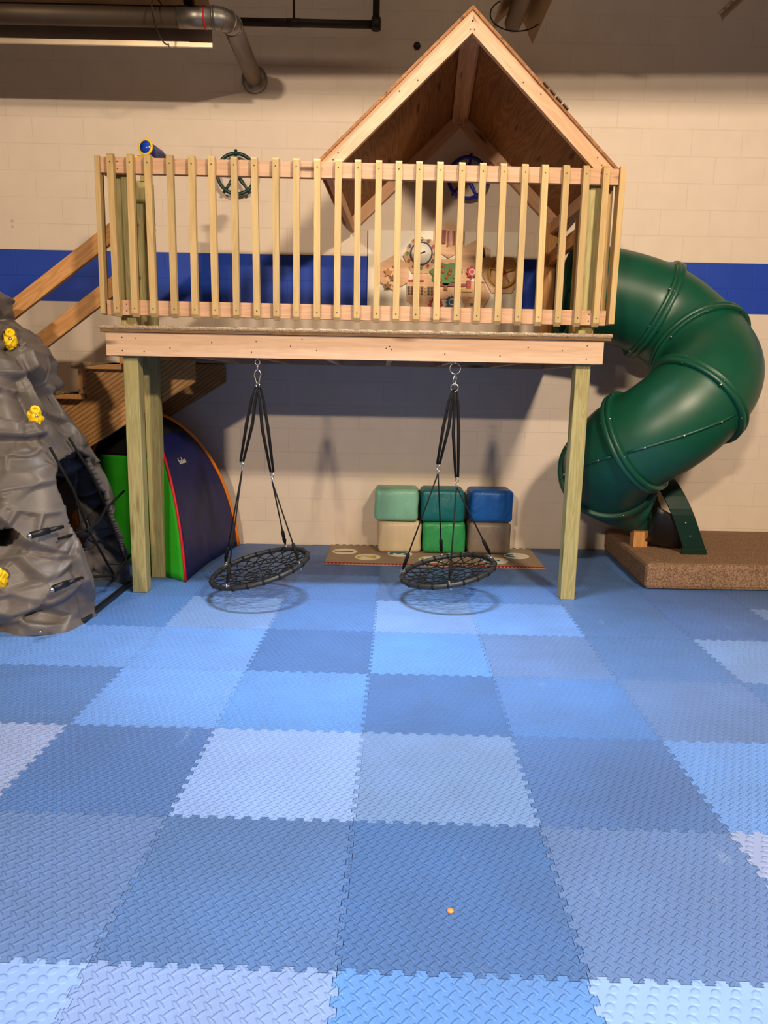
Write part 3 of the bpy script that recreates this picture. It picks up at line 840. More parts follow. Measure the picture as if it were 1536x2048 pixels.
hold((-1.955, 4.09, 1.245), (.55, -.8, .3), 8, .95)
hold((-2.055, 3.765, .34), (.1, -1, .1), 5, 1.0)
# rope net over the opening
b = MB()
def rope(pts, r=.008): b.tube(pts, r, 8)
xo = -1.72
A1, A2 = Vector((-1.86, 4.06, 1.02)), Vector((-1.84, 4.27, 1.06))
K1, K2 = Vector((-1.735, 4.22, .52)), Vector((-1.73, 4.50, .60))
B1, B2 = Vector((-1.70, 4.50, .16)), Vector((-1.70, 4.70, .20))
rope([A1, A1.lerp(K1, .5)+Vector((.02, 0, 0)), K1]); rope([K1, K1.lerp(B1, .5), B1])
rope([A2, A2.lerp(K2, .5)+Vector((.02, 0, 0)), K2]); rope([K2, K2.lerp(B2, .5), B2]); rope([K1, K1.lerp(K2, .5)+Vector((0, 0, -.03)), K2]); rope([B1, B2])
F1_, F2_ = Vector((-1.77, 3.90, .53)), Vector((-1.69, 3.87, .27))
rope([F1_, K1]); rope([K2, Vector((-1.73, 4.83, .66))]); rope([F2_+Vector((0, .1, .02)), B1]); rope([B2, Vector((-1.70, 4.95, .24))])
for K in (K1, K2, B1, B2):
    b.lathe([(-.022, .008), (-.018, .015), (.018, .015), (.022, .008)], K, (0, .3, 1), 10)
rk(b.build('rope_net', M['rope'], rock))
for (p, q) in ((Vector((-1.86, 3.775, .575)), Vector((-1.74, 3.90, .60))), (Vector((-1.745, 3.745, .29)), Vector((-1.66, 3.88, .31)))):
    b = MB(); d = (q-p).normalized()
    b.tube([p, p.lerp(q, .55)], .019, 12); b.tube([p.lerp(q, .5), q], [.016, .010], 10)
    b.lathe([(0, .013), (.012, .013), (.016, .008)], p+Vector((.003, -.018, 0)), (0.1, -1, .05), 12, 1)
    rk(b.build('net_bolt', [M['black'], M['steel']], rock))
rk(MB().box((-1.735, 4.02, 0.0), (-1.70, 4.98, .028)).build('ground_bar', M['black'], rock, .003))
b = MB()
for (x, y, z) in ((-1.83, 3.745, .045),): b.lathe([(0, .010), (.006, .010), (.009, .005)], (x, y, z), (0, -1, 0), 12)
rk(b.build('foot_bolt', M['steel'], rock))

# ================================================================== TENT
tent = thing('play_tent', 'dome play tent in navy, green and black with orange piping behind the posts', 'tent', (-1.85, 5.5, 0))
TA, TB, TCc, TD = Vector((-1.36, 4.93, 0)), Vector((-1.22, 6.10, 0)), Vector((-2.45, 6.12, 0)), Vector((-2.40, 5.58, 0))
AP = Vector((-1.86, 5.48, 1.17))
def T_(o): o.matrix_basis = Matrix.Translation(-tent.location) @ o.matrix_basis; return o
def arch(P0, s):   # s 0 ground .. 1 apex
    a = s*PI/2
    k = 1-math.cos(a)
    k = .30*s+.70*k
    h = AP.z*math.sin(a)**.9 if s > 0 else 0
    return Vector((P0.x+(AP.x-P0.x)*k, P0.y+(AP.y-P0.y)*k, h+.006))
def panel(P0, P1, s0, s1, sag=.03, n=26, off=0):
    vs = []; fs = []; b = MB()
    for i in range(n+1):
        s = s0+(s1-s0)*i/n
        a, c = arch(P0, s), arch(P1, s)
        for k in range(n+1):
            t = k/n; p = a.lerp(c, t)
            inw = (Vector((AP.x, AP.y, p.z))-p); L = inw.length
            if L > 1e-4: inw /= L
            p = p+inw*(sag*4*t*(1-t)*(1-s)+.006*noise.noise(Vector((p.x*9, p.y*9, p.z*6)))+off)
            vs.append(p)
    for i in range(n):
        for k in range(n): fs.append((i*(n+1)+k, i*(n+1)+k+1, (i+1)*(n+1)+k+1, (i+1)*(n+1)+k))
    b.add(vs, fs, True); return b
def cloth(name, rgb, rough=.5):
    return plain(name, rgb, rough, 0, .3, .10, 12, .002)
M['t_blue'] = cloth('navy_nylon', (14, 24, 88)); M['t_green'] = cloth('lime_nylon', (48, 170, 34)); M['t_black'] = cloth('black_mesh', (16, 15, 15), .8)
M['t_orange'] = cloth('orange_piping', (232, 128, 20)); M['t_red'] = cloth('red_piping', (200, 24, 40)); M['t_yellow'] = cloth('yellow_green_piping', (190, 180, 60))
def tp(name, b, mat, lab=None):
    o = b.build(name, M[mat], tent); o.modifiers.new('thickness', 'SOLIDIFY').thickness = .003
    if lab: o['label'] = lab
    return T_(o)
tp('mesh_panel', panel(TA, TB, .64, 1), 't_black', 'black mesh upper side panel')
sidep = tp('side_panel', panel(TA, TB, 0, .64), 't_blue', 'navy blue side panel with small white script')
tp('back_panel', panel(TB, TCc, 0, 1, .02), 't_black')
tp('left_panel', panel(TCc, TD, 0, 1), 't_blue')
tp('front_panel', panel(TD, TA, 0, .48, .10), 't_green', 'lime green lower front panel')
tp('mesh_panel', panel(TD, TA, .48, 1, .10), 't_black', 'black mesh upper front panel')
def piping(name, P0, P1, mat, r=.012):
    pts = [arch(P0, i/20) for i in range(21)]
    if P1 is not None: pts += [arch(P1, 1-i/20) for i in range(1, 21)]
    b = MB().tube(pts, r, 8); return T_(b.build(name, M[mat], tent))
piping('pole_sleeve', TB, TD, 't_orange', .018)
o = piping('pole_sleeve', TA, TCc, 't_red', .010); o['label'] = 'red pole sleeve reaching the front corner'
# green skirt beside the front corner
b = MB(); vs = []; fs = []
for i in range(21):
    s = i/20*.62; p = arch(TA, s)
    vs += [p+Vector((-.002, -.004, 0)), p+Vector((-.10*(1-.3*s)-.008*math.sin(i), .16, -.0))]
for i in range(20): fs.append((2*i, 2*i+1, 2*i+3, 2*i+2))
b.add(vs, fs, True); tp('door_flap', b, 't_green', 'lime green door flap')
b = MB(); bm = bmesh.new(); bmesh.ops.create_icosphere(bm, subdivisions=3, radius=1)
for q in bm.verts:
    p = q.co.copy(); r = 1+.4*noise.noise(p*2.1); q.co = Vector((-2.13+.09*p.x*r, 5.13+.05*p.y*r, .36+.17*p.z*r))
bm.verts.index_update(); b.add([q.co.copy() for q in bm.verts], [[q.index for q in f.verts] for f in bm.faces], False); bm.free()
T_(b.build('window_flap', M['t_orange'], tent))['label'] = 'crumpled orange flap on the front'
# small white script mark on the side panel
b = MB(); pts = []
s_ = .455
for i in range(46):
    t = .27+.17*i/45+.006*math.cos(i*.9); s2 = s_+.011*math.sin(i*.9)+(.014 if i < 5 or i in (22, 23) else 0)
    p = arch(TA, s2).lerp(arch(TB, s2), t); inw = (Vector((AP.x, AP.y, p.z))-p).normalized()
    p = p+inw*(.03*4*t*(1-t)*(1-s2))-inw*.012; pts.append(p)
b.tube(pts, .0022, 6); o = b.build('script_mark', M['white'], sidep)
o.matrix_basis = sidep.matrix_basis.inverted() @ Matrix.Translation(-tent.location)

# ================================================================== BASKET SWINGS
def swing(label, top, ringc, e1, e2, rad, angs, hooks, o_ring, big):
    sw = thing('web_swing', label, 'swing', (ringc[0], ringc[1], 0), 0, None)
    W0 = Vector(sw.location)
    def S_(o): o.matrix_basis = Matrix.Translation(-W0); return o
    C = Vector(ringc); e1 = Vector(e1).normalized(); e2 = Vector(e2); e2 = (e2-e1*e2.dot(e1)).normalized(); nrm = e1.cross(e2); nrm = nrm if nrm.z > 0 else -nrm
    def rp_(a, r=rad): return C+r*(math.cos(a)*e1+math.sin(a)*e2)
    b = MB(); b.tube([rp_(2*PI*i/64) for i in range(64)], .016, 12, closed=True, up=nrm)
    rg = b.build('swing_ring', M['ringfoam'], sw); S_(rg)
    # binding knots round the ring
    for i in range(20):
        a = 2*PI*(i+.3)/20
        b = MB().lathe([(-.007, .0165), (-.004, .019), (.004, .019), (.007, .0165)], rp_(a), (rp_(a+.01)-rp_(a-.01)), 12)
        S_(b.build('ring_knot', M['rope'], sw))
    # web: spider net with sag
    b = MB(); NS = 20; lv = [1.0, .86, .70, .54, .38, .22, .10]
    def wp(k, l):
        r = lv[l]*rad*.985; a = 2*PI*(k+(.5 if l % 2 else 0))/NS
        return C+r*(math.cos(a)*e1+math.sin(a)*e2)-nrm*(.045*(1-lv[l]**2))
    for l in range(len(lv)-1):
        step = 1 if l < 3 else 2
        for k in range(0, NS, step):
            if l < 3:
                if l % 2 == 0: nb_ = [(k, l+1), (k-1, l+1)]
                else: nb_ = [(k, l+1), (k+1, l+1)]
                for (kk, ll) in nb_: b.tube([wp(k, l), wp(kk, ll)], .0036, 6)
            else:
                p, q = wp(k+(0 if (l//1) % 2 else 0), l), wp(k, l+1)
                b.tube([p, q], .0036, 6)
        if l >= 2:
            for k in range(0, NS, 2): b.tube([wp(k, l), wp(k+2, l)], .0036, 6)
    for l in range(1, 4):
        for k in range(0, NS):
            p = wp(k, l); b.lathe([(-.006, .004), (-.003, .007), (.003, .007), (.006, .004)], p, nrm, 6)
    S_(b.build('rope_web', M['rope'], sw))
    Tt = Vector(top)
    # eye bolt
    b = MB(); zt = 1.555
    if big:
        b.tube([(Tt.x, Tt.y, zt+.02), (Tt.x, Tt.y, zt-.012)], .005, 8)
        b.torus((Tt.x, Tt.y, zt-.045), (0, 1, 0), .034, .0035, 32, 8)
        b.tube([(Tt.x+.004, Tt.y, zt-.073), (Tt.x+.010, Tt.y, zt-.115), (Tt.x, Tt.y, zt-.155), (Tt.x-.010, Tt.y, zt-.115), (Tt.x-.002, Tt.y, zt-.073)], .0035, 8)
        b.torus((Tt.x, Tt.y, zt-.165), (.2, 1, 0), .024, .0045, 28, 8)
    else:
        b.tube([(Tt.x, Tt.y, zt+.02), (Tt.x, Tt.y, zt-.012)], .005, 8)
        b.torus((Tt.x, Tt.y, zt-.028), (0, 1, 0), .016, .004, 24, 8)
        b.torus((Tt.x, Tt.y, zt-.058), (1, .3, 0), .016, .0035, 20, 8, sxz=1.3)
        # carabiner, pear shaped
        pts = []
        for i in range(28):
            a = 2*PI*i/28; r = .022 if math.sin(a) > 0 else .015
            pts.append((Tt.x+r*math.cos(a), Tt.y, zt-.118+.043*math.sin(a)))
        b.tube(pts, .0045, 8, closed=True)
        b.torus((Tt.x, Tt.y, zt-.172), (.3, 1, 0), .013, .004, 20, 8)
    S_(b.build('hanger', M['steel'], sw))
    O = Vector((Tt.x, Tt.y, zt-.19))
    for hi, (hp, ids) in enumerate(hooks):
        H = Vector(hp); sgn = -1 if hi == 0 else 1
        b = MB(); off = Vector((.012, 0, 0))
        # strap folded over the hook: two legs
        for q in (-1, 1):
            p0 = O+Vector((sgn*.004+q*.008, q*.006, .012)); p1 = H+Vector((q*.008, q*.004, .03)); mid = p0.lerp(p1, .5)+Vector((q*.010, 0, 0))
            b.tube([p0, p0.lerp(mid, .3)+Vector((sgn*.006, 0, 0)), mid, p1], [.009, .014, .018, .013], 10, sx=.6)
        S_(b.build('strap', M['strap'], sw))
        b = MB(); b.torus(H+Vector((0, 0, .010)), (.5, 1, 0), .011, .0035, 20, 8, sxz=1.5); b.torus(H+Vector((0, 0, -.018)), (1, .4, 0), .010, .003, 18, 8, sxz=1.4)
        S_(b.build('snap_hook', M['steel'], sw))
        for ai in ids:
            E_ = rp_(R(angs[ai]))+nrm*.03; S0 = H+Vector((0, 0, -.03))
            b = MB(); b.tube([S0, E_], .0048, 8)
            d = (S0-E_).normalized(); kp = E_+d*.09
            b.lathe([(-.035, .006), (-.025, .012), (.025, .012), (.035, .006)], kp, d, 10)
            b.tube([kp, kp.lerp(E_, .5)+Vector((.010, 0, 0)), E_], .0045, 6); b.tube([kp, kp.lerp(E_, .5)-Vector((.010, 0, 0)), E_], .0045, 6)
            S_(b.build('rope', M['rope'], sw))
            b = MB(); b.torus(E_-nrm*.012, d.cross(nrm) if d.cross(nrm).length > .05 else e1, .014, .0035, 20, 8)
            b.lathe([(-.05, .003), (-.048, .006), (.0, .006), (.004, .003)], E_-nrm*.012, nrm, 8)
            S_(b.build('ring_eyelet', M['steel'], sw))
    return sw
swing('round black web swing hanging nearer the staircase, by the tent', (-.787, 4.66), (-.772, 4.56, .212), (math.cos(R(14)), 0, math.sin(R(14))), (0, -.99, -.10), .318,
      [27, 120, 215, 298], [((-.885, 4.60, .87), (1, 2)), ((-.695, 4.62, .80), (0, 3))], None, False)
swing('round black web swing hanging in front of the soft cubes', (.468, 4.66), (.458, 4.58, .21), (math.cos(R(11)), 0, math.sin(R(11))), (0, -.995, -.05), .305,
      [-12, 93, 196, 268], [((.375, 4.60, .875), (2, 3)), ((.497, 4.60, .79), (0, 1))], None, True)

# ================================================================== SOFT CUBES, NUMBER MAT
def vinyl(name, rgb):
    t = NT(name); v = t.coord(rnd=True); c = s2l(rgb)
    f = t.noise(v, 6, 3)
    t.bump(t.noise(t.coord((2.2, 2.2, 1.2), True), 5.0, 3, .5, .8), .5, .03)
    return t.out(t.mix(f, tuple(x*.92 for x in c), c), .42, 0, .4)
CU = [('seafoam green', (128, 186, 160), .146, 1, -.03), ('dark teal', (12, 104, 108), .522, 1, .01), ('royal blue', (18, 88, 168), .933, 1, .02),
      ('cream', (206, 188, 156), .172, 0, .05), ('kelly green', (44, 148, 84), .548, 0, 0), ('grey', (128, 116, 104), .928, 0, .02)]
pos = ['upper left, on the cream cube', 'upper middle, on the green cube', 'upper right, on the grey cube', 'lower left, under the seafoam cube', 'lower middle, under the teal cube', 'lower right, under the blue cube']
for (nm, rgb, x, lvl, rz), ps in zip(CU, pos):
    bm = bmesh.new(); bmesh.ops.create_cube(bm, size=1)
    w_, dpt, h_ = .358, .30, .268
    for q in bm.verts: q.co = Vector((q.co.x*w_, q.co.y*dpt, (q.co.z+.5)*h_))
    bmesh.ops.bevel(bm, geom=bm.edges[:], offset=.035, segments=5, profile=.5, affect='EDGES')
    bmesh.ops.subdivide_edges(bm, edges=[e for e in bm.edges if e.calc_length() > .1], cuts=7, use_grid_fill=True)
    sd = x*10
    for q in bm.verts:
        p = q.co; k = min(1, p.z/.03)
        p.x += (.008*noise.noise(Vector((p.x*7+sd, p.y*7, p.z*7))))*k
        p.y += (.010*noise.noise(Vector((p.x*7, p.y*7+sd, p.z*7))))*k
        bul = (1-(2*p.x/w_)**2)*(1-(2*(p.z/h_-.5))**2); 
        if p.y < -dpt*.4: p.y -= .010*max(0, bul)
    bm.verts.index_update(); b = MB(); b.add([q.co.copy() for q in bm.verts], [[q.index for q in f.verts] for f in bm.faces], True); bm.free()
    o = thing('foam_cube', nm+' vinyl soft cube, '+ps, 'foam block', (x+(.006 if nm == 'dark teal' else 0), 6.035-.025*lvl*(1 if x < .9 else .5)+.0, .012+lvl*.273), rz)
    b.build('cushion', vinyl('vinyl_'+nm.replace(' ', '_'), rgb), o)
    z = MB(); pts = []
    for i in range(40):
        a = 2*PI*i/40; ca, sa = math.cos(a), math.sin(a); p_ = 8; k = (abs(ca)**p_+abs(sa)**p_)**(-1/p_)
        pts.append((ca*k*(w_/2-.010), sa*k*(dpt/2-.010), h_-.020))
    z.tube(pts, .004, 6, closed=True); z.build('seam', vinyl('seam_'+nm.replace(' ', '_'), tuple(int(c*.8) for c in rgb)), o)

mat_t = thing('number_mat', 'long tan hopscotch mat with numbers in white circles, red dotted border', 'play mat', (.45, 5.85, 0), R(-1.4))
def carpet_flat(name, a):
    t = NT(name); v = t.coord(); t.bump(t.noise(v, 400, 2), .3, .002)
    return t.out(s2l(a), .9, 0, .15)
M['mat_tan'] = carpet_flat('mat_tan', (158, 138, 116)); M['mat_cream'] = carpet_flat('mat_cream', (232, 222, 200)); M['mat_red'] = carpet_flat('mat_red', (176, 22, 32))
MATW, MATD = 1.74, .70
b = MB().box((-MATW/2, -.37, 0), (MATW/2, .33, .007)); b.build('mat_base', M['mat_tan'], mat_t, .002)
b = MB().box((-MATW/2+.004, -.368, .007), (MATW/2-.004, -.325, .0078))
b.build('red_border', M['mat_red'], mat_t)
b = MB()
for i in range(58):
    x = -MATW/2+.02+i*.0298; b.lathe([(0, .0065), (.0006, .0065)], (x, -.358, .0078), (0, 0, 1), 8)
    if i % 2 == 0: b.box((x-.010, .300, .007), (x+.010, .328, .0078))
b.build('dotted_trim', M['mat_cream'], mat_t)
b = MB()
for i in range(29): x = -MATW/2+.05+i*.0596; b.box((x-.010, .300, .007), (x+.010, .328, .0078))
b.build('black_trim', M['black'], mat_t)
NUMC = {'1': (150, 24, 36), '2': (214, 176, 50), '3': (60, 122, 142), '4': (170, 40, 40), '5': (140, 170, 60), '6': (176, 26, 34), '7': (214, 176, 50), '8': (60, 122, 142), '9': (60, 122, 142)}
NP = [('1', -.70, .06, 0), ('2', -.50, -.12, 0), ('3', -.235, .02, 0), ('4', .0, .20, 0), ('5', .02, -.16, 0), ('6', .26, .02, 0), ('7', .49, .19, 0), ('8', .54, -.15, 0), ('9', .74, .03, 0)]
for ch, x, y, _ in NP:
    x -= .035
    b = MB().lathe([(0, .105), (.0007, .105)], (x, y, .007), (0, 0, 1), 40, None, False)
    disc = b.build('number_disc', M['mat_cream'], mat_t)
    cu = bpy.data.curves.new('num', 'FONT'); cu.body = ch; cu.size = .215; cu.align_x = 'CENTER'; cu.align_y = 'CENTER'; cu.extrude = .0004; cu.offset = .006
    to = bpy.data.objects.new('num', cu); COL.objects.link(to)
    dg = bpy.context.evaluated_depsgraph_get(); me = bpy.data.meshes.new_from_object(to.evaluated_get(dg)); bpy.data.objects.remove(to)
    me.materials.clear(); me.materials.append(carpet_flat('number_ink_'+ch, NUMC[ch]))
    no = bpy.data.objects.new('numeral', me); COL.objects.link(no); no.parent = disc; no.location = (x, y, .0082); no.rotation_euler = (0, 0, R(90))

# ================================================================== WHEELS, TELESCOPE
def ship_wheel(loc, rad, mat, label, rot):
    t = thing('toy_steering_wheel', label, 'toy wheel', loc)
    b = MB(); b.torus((0, -.06, 0), (0, 1, 0), rad, .0145, 40, 10); b.build('rim', M[mat], t)
    for k in range(5):
        a = 2*PI*k/5+rot; d = Vector((math.cos(a), 0, math.sin(a)))
        b = MB(); b.tube([Vector((0, -.06, 0))+d*.02, Vector((0, -.06, 0))+d*(rad*.45), Vector((0, -.06, 0))+d*(rad*.8), Vector((0, -.06, 0))+d*(rad+.028)], [.013, .016, .010, .013], 10)
        b.lathe([(-.012, .014), (.0, .017), (.012, .014)], Vector((0, -.06, 0))+d*rad, d, 10); b.build('spoke', M[mat], t)
    b = MB(); b.lathe([(0, .030), (.045, .030), (.06, .024), (.064, .012)], (0, 0, 0), (0, -1, 0), 20); b.build('hub', M[mat], t)
ship_wheel((-1.185, WY-.01, 3.035), .152, 'green_wheel', 'dark green toy ship wheel on wall behind left railing', .32)
ship_wheel((.663, WY-.01, 3.040), .155, 'blue_wheel', 'blue toy ship wheel on the wall inside the playhouse roof', .20)
tl = thing('toy_telescope', 'blue and yellow toy telescope mounted above left corner of railing', 'telescope', (-1.60, 5.04, 2.69))
p0 = Vector((-1.53, 4.93, 2.866)); p1 = Vector((-1.41, 5.36, 2.84)); d = (p1-p0).normalized()
def TL(o): o.matrix_basis = Matrix.Translation(-tl.location) @ o.matrix_basis; return o
TL(MB().lathe([(.0, .040), (.012, .042), (.16, .040), (.16, .033), (.25, .032), (.25, .026), (.30, .026)], p0, d, 28).build('barrel', M['blue_p'], tl))
b = MB(); b.torus(p0+d*.004, d, .044, .008, 32, 8); b.torus(p0+d*.30, d, .028, .005, 28, 8); TL(b.build('yellow_rim', M['yellow'], tl))
TL(MB().lathe([(-.001, .038), (.004, .038)], p0-d*.003, d, 28).build('lens', M['blue_lens'], tl))
b = MB(); b.box((-1.635, 4.98, 2.785), (-1.50, 5.06, 2.83)); TL(b.build('mount', M['yellow'], tl, .006)); TL(MB().box((-1.60, 5.02, 2.685), (-1.575, 5.06, 2.79)).build('stem', M['treated'], tl))
b = MB(); b.box((-.03, -.01, -.10), (.03, .01, .10)); o = b.build('blue_toy_sign', M['blue_p'], None, .004); o.location = (-.175, WY-.02, 2.93)
tag(o, 'small blue plaque on the wall by left roof eave', 'plaque')

# ================================================================== BUSY BOARD
wb = MB().box((-.128, WY-.022, 2.015), (1.118, WY-.003, 2.642)); wbo = wb.build('white_panel', M['board_white'], None, .002)
tag(wbo, 'large white panel screwed to the block wall behind the railing', 'panel')
M['bb_wood'] = wood('busyboard_wood', (236, 200, 166), (216, 172, 134), knots=False, rings=4)
bb = thing('busy_board', 'wooden hexagon activity board with clock, gears and wheel on white panel', 'activity board', (.45, WY-.024, 2.33))
def px2(x, y):  # photograph spot on the wall plane -> board coordinates
    return Vector(((x-768)/FPX*6.2*1.03+.03-.45, 0, 0))
def bl(xz): return (xz[0], 0, xz[1])
S_X = lambda x: (x-768)*.004211+.0325-.45+.012   # wall metres per photo pixel
S_Z = lambda y: (768-y)*.004135+1.36+.012-2.33+.01
def hexa(cx, cz, r, rot=0, sq=1.0): return [(cx+r*math.cos(PI/3*k+rot), cz+r*sq*math.sin(PI/3*k+rot)) for k in range(6)]
def plate(name, poly, y0, y1, mat, parent=bb, bev=.002): return MB().prism(poly, 'y', -y1, -y0).build(name, mat, parent, bev)
spots = [(832, 512, .155), (884, 480, .145), (882, 555, .185), (935, 515, .145), (990, 545, .165), (835, 580, .15), (938, 585, .13), (778, 545, .14)]
for k, (x, y, r) in enumerate(spots):
    plate('hexagon_panel', hexa(S_X(x), S_Z(y), r, PI/6*(k % 2)), .0, .010+.0015*k, M['bb_wood'])
def col(name, rgb): 
    if name not in M: M[name] = plain(name, rgb, .5)
    return M[name]
# clock
cx, cz = S_X(831), S_Z(507)
b = MB(); b.lathe([(0, .086), (.004, .086)], (cx, -.022, cz), (0, -1, 0), 40, 1); b.torus((cx, -.026, cz), (0, 1, 0), .086, .006, 40, 8, 0)
b.tube([(cx+.03, -.031, cz+.012), (cx-.035, -.031, cz-.012)], .005, 6, mat=2)
ck = b.build('clock', [col('clock_blue', (48, 78, 120)), M['white'], M['black']], bb)
for k in range(12):
    a = 2*PI*k/12; rr_ = .113
    b = MB(); b.torus((cx+rr_*math.cos(a), -.026, cz+rr_*math.sin(a)), (0, 1, 0), .010, .003, 14, 6)
    b.build('clock_number', [col('n_green', (60, 140, 70)), col('n_red', (200, 80, 50)), col('n_blue', (60, 110, 150))][k % 3], ck)
# xylophone / slot bars
x0, z0 = S_X(865), S_Z(488)
b = MB(); b.box((x0-.005, -.030, z0), (x0+.05, -.024, z0+.105)); b.build('red_block', col('maroon', (120, 30, 30)), bb)
for k in range(6):
    b = MB(); b.box((x0+.065+k*.024, -.030, z0-.02+.006*k), (x0+.075+k*.024, -.024, z0+.10)); b.build('slot_bar', col('bar_%d' % (k % 2), [(150, 50, 60), (214, 200, 190)][k % 2]), bb)
# green tree with apples
tx, tz = S_X(880), S_Z(545)
poly = [(tx+.125*(1+.12*math.sin(7*2*PI*k/56))*math.cos(2*PI*k/56), tz+.085*(1+.12*math.sin(7*2*PI*k/56))*math.sin(2*PI*k/56)) for k in range(56)]
tree = plate('tree_cutout', poly, .024, .032, col('tree_green', (70, 130, 50)))
for k in range(9):
    a = k*2.4; r = .02+.009*k
    MB().lathe([(0, .014), (.004, .014), (.006, .008)], (tx+1.2*r*math.cos(a), -.032, tz+.75*r*math.sin(a)), (0, -1, 0), 14).build('apple', col('apple_red', (176, 80, 40)), tree)
plate('trunk_cutout', [(tx-.015, tz-.13), (tx+.015, tz-.13), (tx+.010, tz-.07), (tx-.010, tz-.07)], .024, .030, col('trunk_brown', (150, 96, 50)))
# steering wheel
wx, wz = S_X(990), S_Z(541)
b = MB(); b.torus((wx, -.045, wz), (0, 1, 0), .112, .010, 40, 8)
for k in range(5):
    a = 2*PI*k/5+.3; b.tube([(wx, -.045, wz), (wx+.108*math.cos(a), -.045, wz+.108*math.sin(a))], .006, 6)
b.lathe([(0, .02), (.02, .02)], (wx, -.024, wz), (0, -1, 0), 16)
wl = b.build('wooden_wheel', col('ochre', (196, 152, 60)), bb)
MB().lathe([(0, .022), (.008, .020)], (wx, -.050, wz), (0, -1, 0), 18).build('red_hub', M['red'], wl)
# gears
def gear(x, y, r, mname, rgb, teeth=12):
    gx_, gz_ = S_X(x), S_Z(y); n = teeth*4
    P = [(gx_+(r if (k % 4) < 2 else r*.80)*math.cos(2*PI*k/n), gz_+(r if (k % 4) < 2 else r*.80)*math.sin(2*PI*k/n)) for k in range(n)]
    g = plate('gear', P, .026, .036, col(mname, rgb)); MB().torus((gx_, -.038, gz_), (0, 1, 0), r*.45, .005, 20, 6).build('gear_ring', M['white'], g)
gear(861, 604, .058, 'gear_red', (196, 46, 50)); gear(893, 599, .052, 'gear_blue', (60, 96, 140)); gear(887, 617, .046, 'gear_green', (50, 90, 84)); gear(930, 541, .048, 'gear_red', (196, 46, 50), 8)
# abacus rows
for r_ in range(3):
    for k in range(8):
        b = MB(); b.box((S_X(806+k*6.5), -.034, S_Z(574+r_*6)), (S_X(810+k*6.5), -.024, S_Z(570+r_*6))); b.build('abacus_bead', col('bead_%d' % (k % 3), [(60, 84, 80), (120, 60, 40), (200, 180, 90)][k % 3]), bb)
for k, (x, y, sx_, sz_, rgb) in enumerate([(822, 559, 30, 3, (190, 50, 50)), (890, 566, 60, 5, (150, 50, 40)), (925, 565, 8, 16, (176, 50, 50)), (922, 576, 20, 6, (214, 190, 90)), (938, 603, 18, 5, (90, 100, 80)), (821, 546, 5, 5, (50, 130, 90))]):
    MB().box((S_X(x-sx_/2), -.032, S_Z(y+sz_/2)), (S_X(x+sx_/2), -.023, S_Z(y-sz_/2))).build('slider', col('slider_%d' % k, rgb), bb)
b = MB(); b.tube([(S_X(925), -.03, S_Z(590)), (S_X(940), -.03, S_Z(590)), (S_X(940), -.03, S_Z(560)), (S_X(955), -.03, S_Z(560))], .004, 6); b.build('maze_track', col('pinkish', (200, 150, 140)), bb)
MB().lathe([(0, .018), (.008, .016)], (S_X(940), -.026, S_Z(588)), (0, -1, 0), 16).build('pink_button', col('pink', (214, 140, 140)), bb)
b = MB(); b.torus((S_X(948), -.03, S_Z(499)), (0, 1, 0), .016, .005, 16, 6); b.box((S_X(943), -.045, S_Z(513)), (S_X(953), -.024, S_Z(502))); b.build('padlock', M['black'], bb)
# star and knob shapes at left
for (x, y, r, rgb) in [(767, 545, .040, (190, 130, 70)), (783, 535, .034, (206, 150, 90)), (767, 570, .034, (140, 92, 44)), (784, 571, .032, (150, 100, 50)), (776, 556, .030, (120, 78, 40))]:
    P = [(S_X(x)+(r if k % 2 == 0 else r*.5)*math.cos(PI/5*k+.3), S_Z(y)+(r if k % 2 == 0 else r*.5)*math.sin(PI/5*k+.3)) for k in range(10)]
    plate('star_knob', P, .012, .040, col('knob_%d' % rgb[0], rgb))

# ================================================================== OVERHEAD SERVICES
def pipe_thing(name, label, cat, parts_, origin):
    t = thing(name, label, cat, origin)
    for (nm, b, mats) in parts_:
        o = b.build(nm, mats, t); o.matrix_basis = Matrix.Translation(-Vector(origin))
    return t
HY, HZ = 5.22, 3.77
def hood_mb(c, along, L0, L1, wid=.36, hgt=.14, tilt=0, sh=(0, 0)):
    # folded reflector: profile across, open below
    P = [(-wid/2, -.115), (-wid/2+.03, -.06), (-wid*.30, .02), (-wid*.12, .075), (wid*.12, .075), (wid*.30, .02), (wid/2-.03, -.06), (wid/2, -.115)]
    P = [(u*math.cos(tilt)-z*math.sin(tilt)+sh[0], u*math.sin(tilt)+z*math.cos(tilt)+sh[1]) for (u, z) in P]
    b = MB(); vs = []
    for s in (L0, L1):
        for (u, z) in P+[(u*.985, z+.006) for (u, z) in P][::-1]:
            vs.append((s, c[1]+u, c[2]+z) if along == 'x' else (c[0]+u, s, c[2]+z))
    n = 2*len(P)
    fs = [(i, (i+1) % n, n+(i+1) % n, n+i) for i in range(n)]+[(i, n-1-i, n-2-i, i+1) for i in range(len(P)-1)]+[(n+i, n+i+1, 2*n-2-i, 2*n-1-i) for i in range(len(P)-1)]
    b.add(vs, fs); return b
h1 = hood_mb((0, HY+.02, HZ+.0), 'x', -3.6, -1.19, .36, .14, R(-25), (.04, .05))
tb = MB().tube([(-3.6, HY, HZ-.02), (-1.36, HY, HZ-.02)], .062, 28)
cl = MB().tube([(-1.37, HY, HZ-.02), (-1.14, HY, HZ-.02)], .066, 28)
cl.lathe([(0, .069), (.012, .069)], (-1.20, HY, HZ-.02), (1, 0, 0), 28, 1)
el = MB(); pts = []
for i in range(13):
    a = PI/2*i/12; pts.append((-1.14+.10*math.sin(a), HY+.10-.10*math.cos(a), HZ-.02))
el.tube(pts, .067, 28)
for k in (0, 4, 8, 12):
    p = Vector(pts[k]); a = PI/2*k/12; el.torus(p, (math.cos(a), math.sin(a), 0), .068, .004, 28, 6)
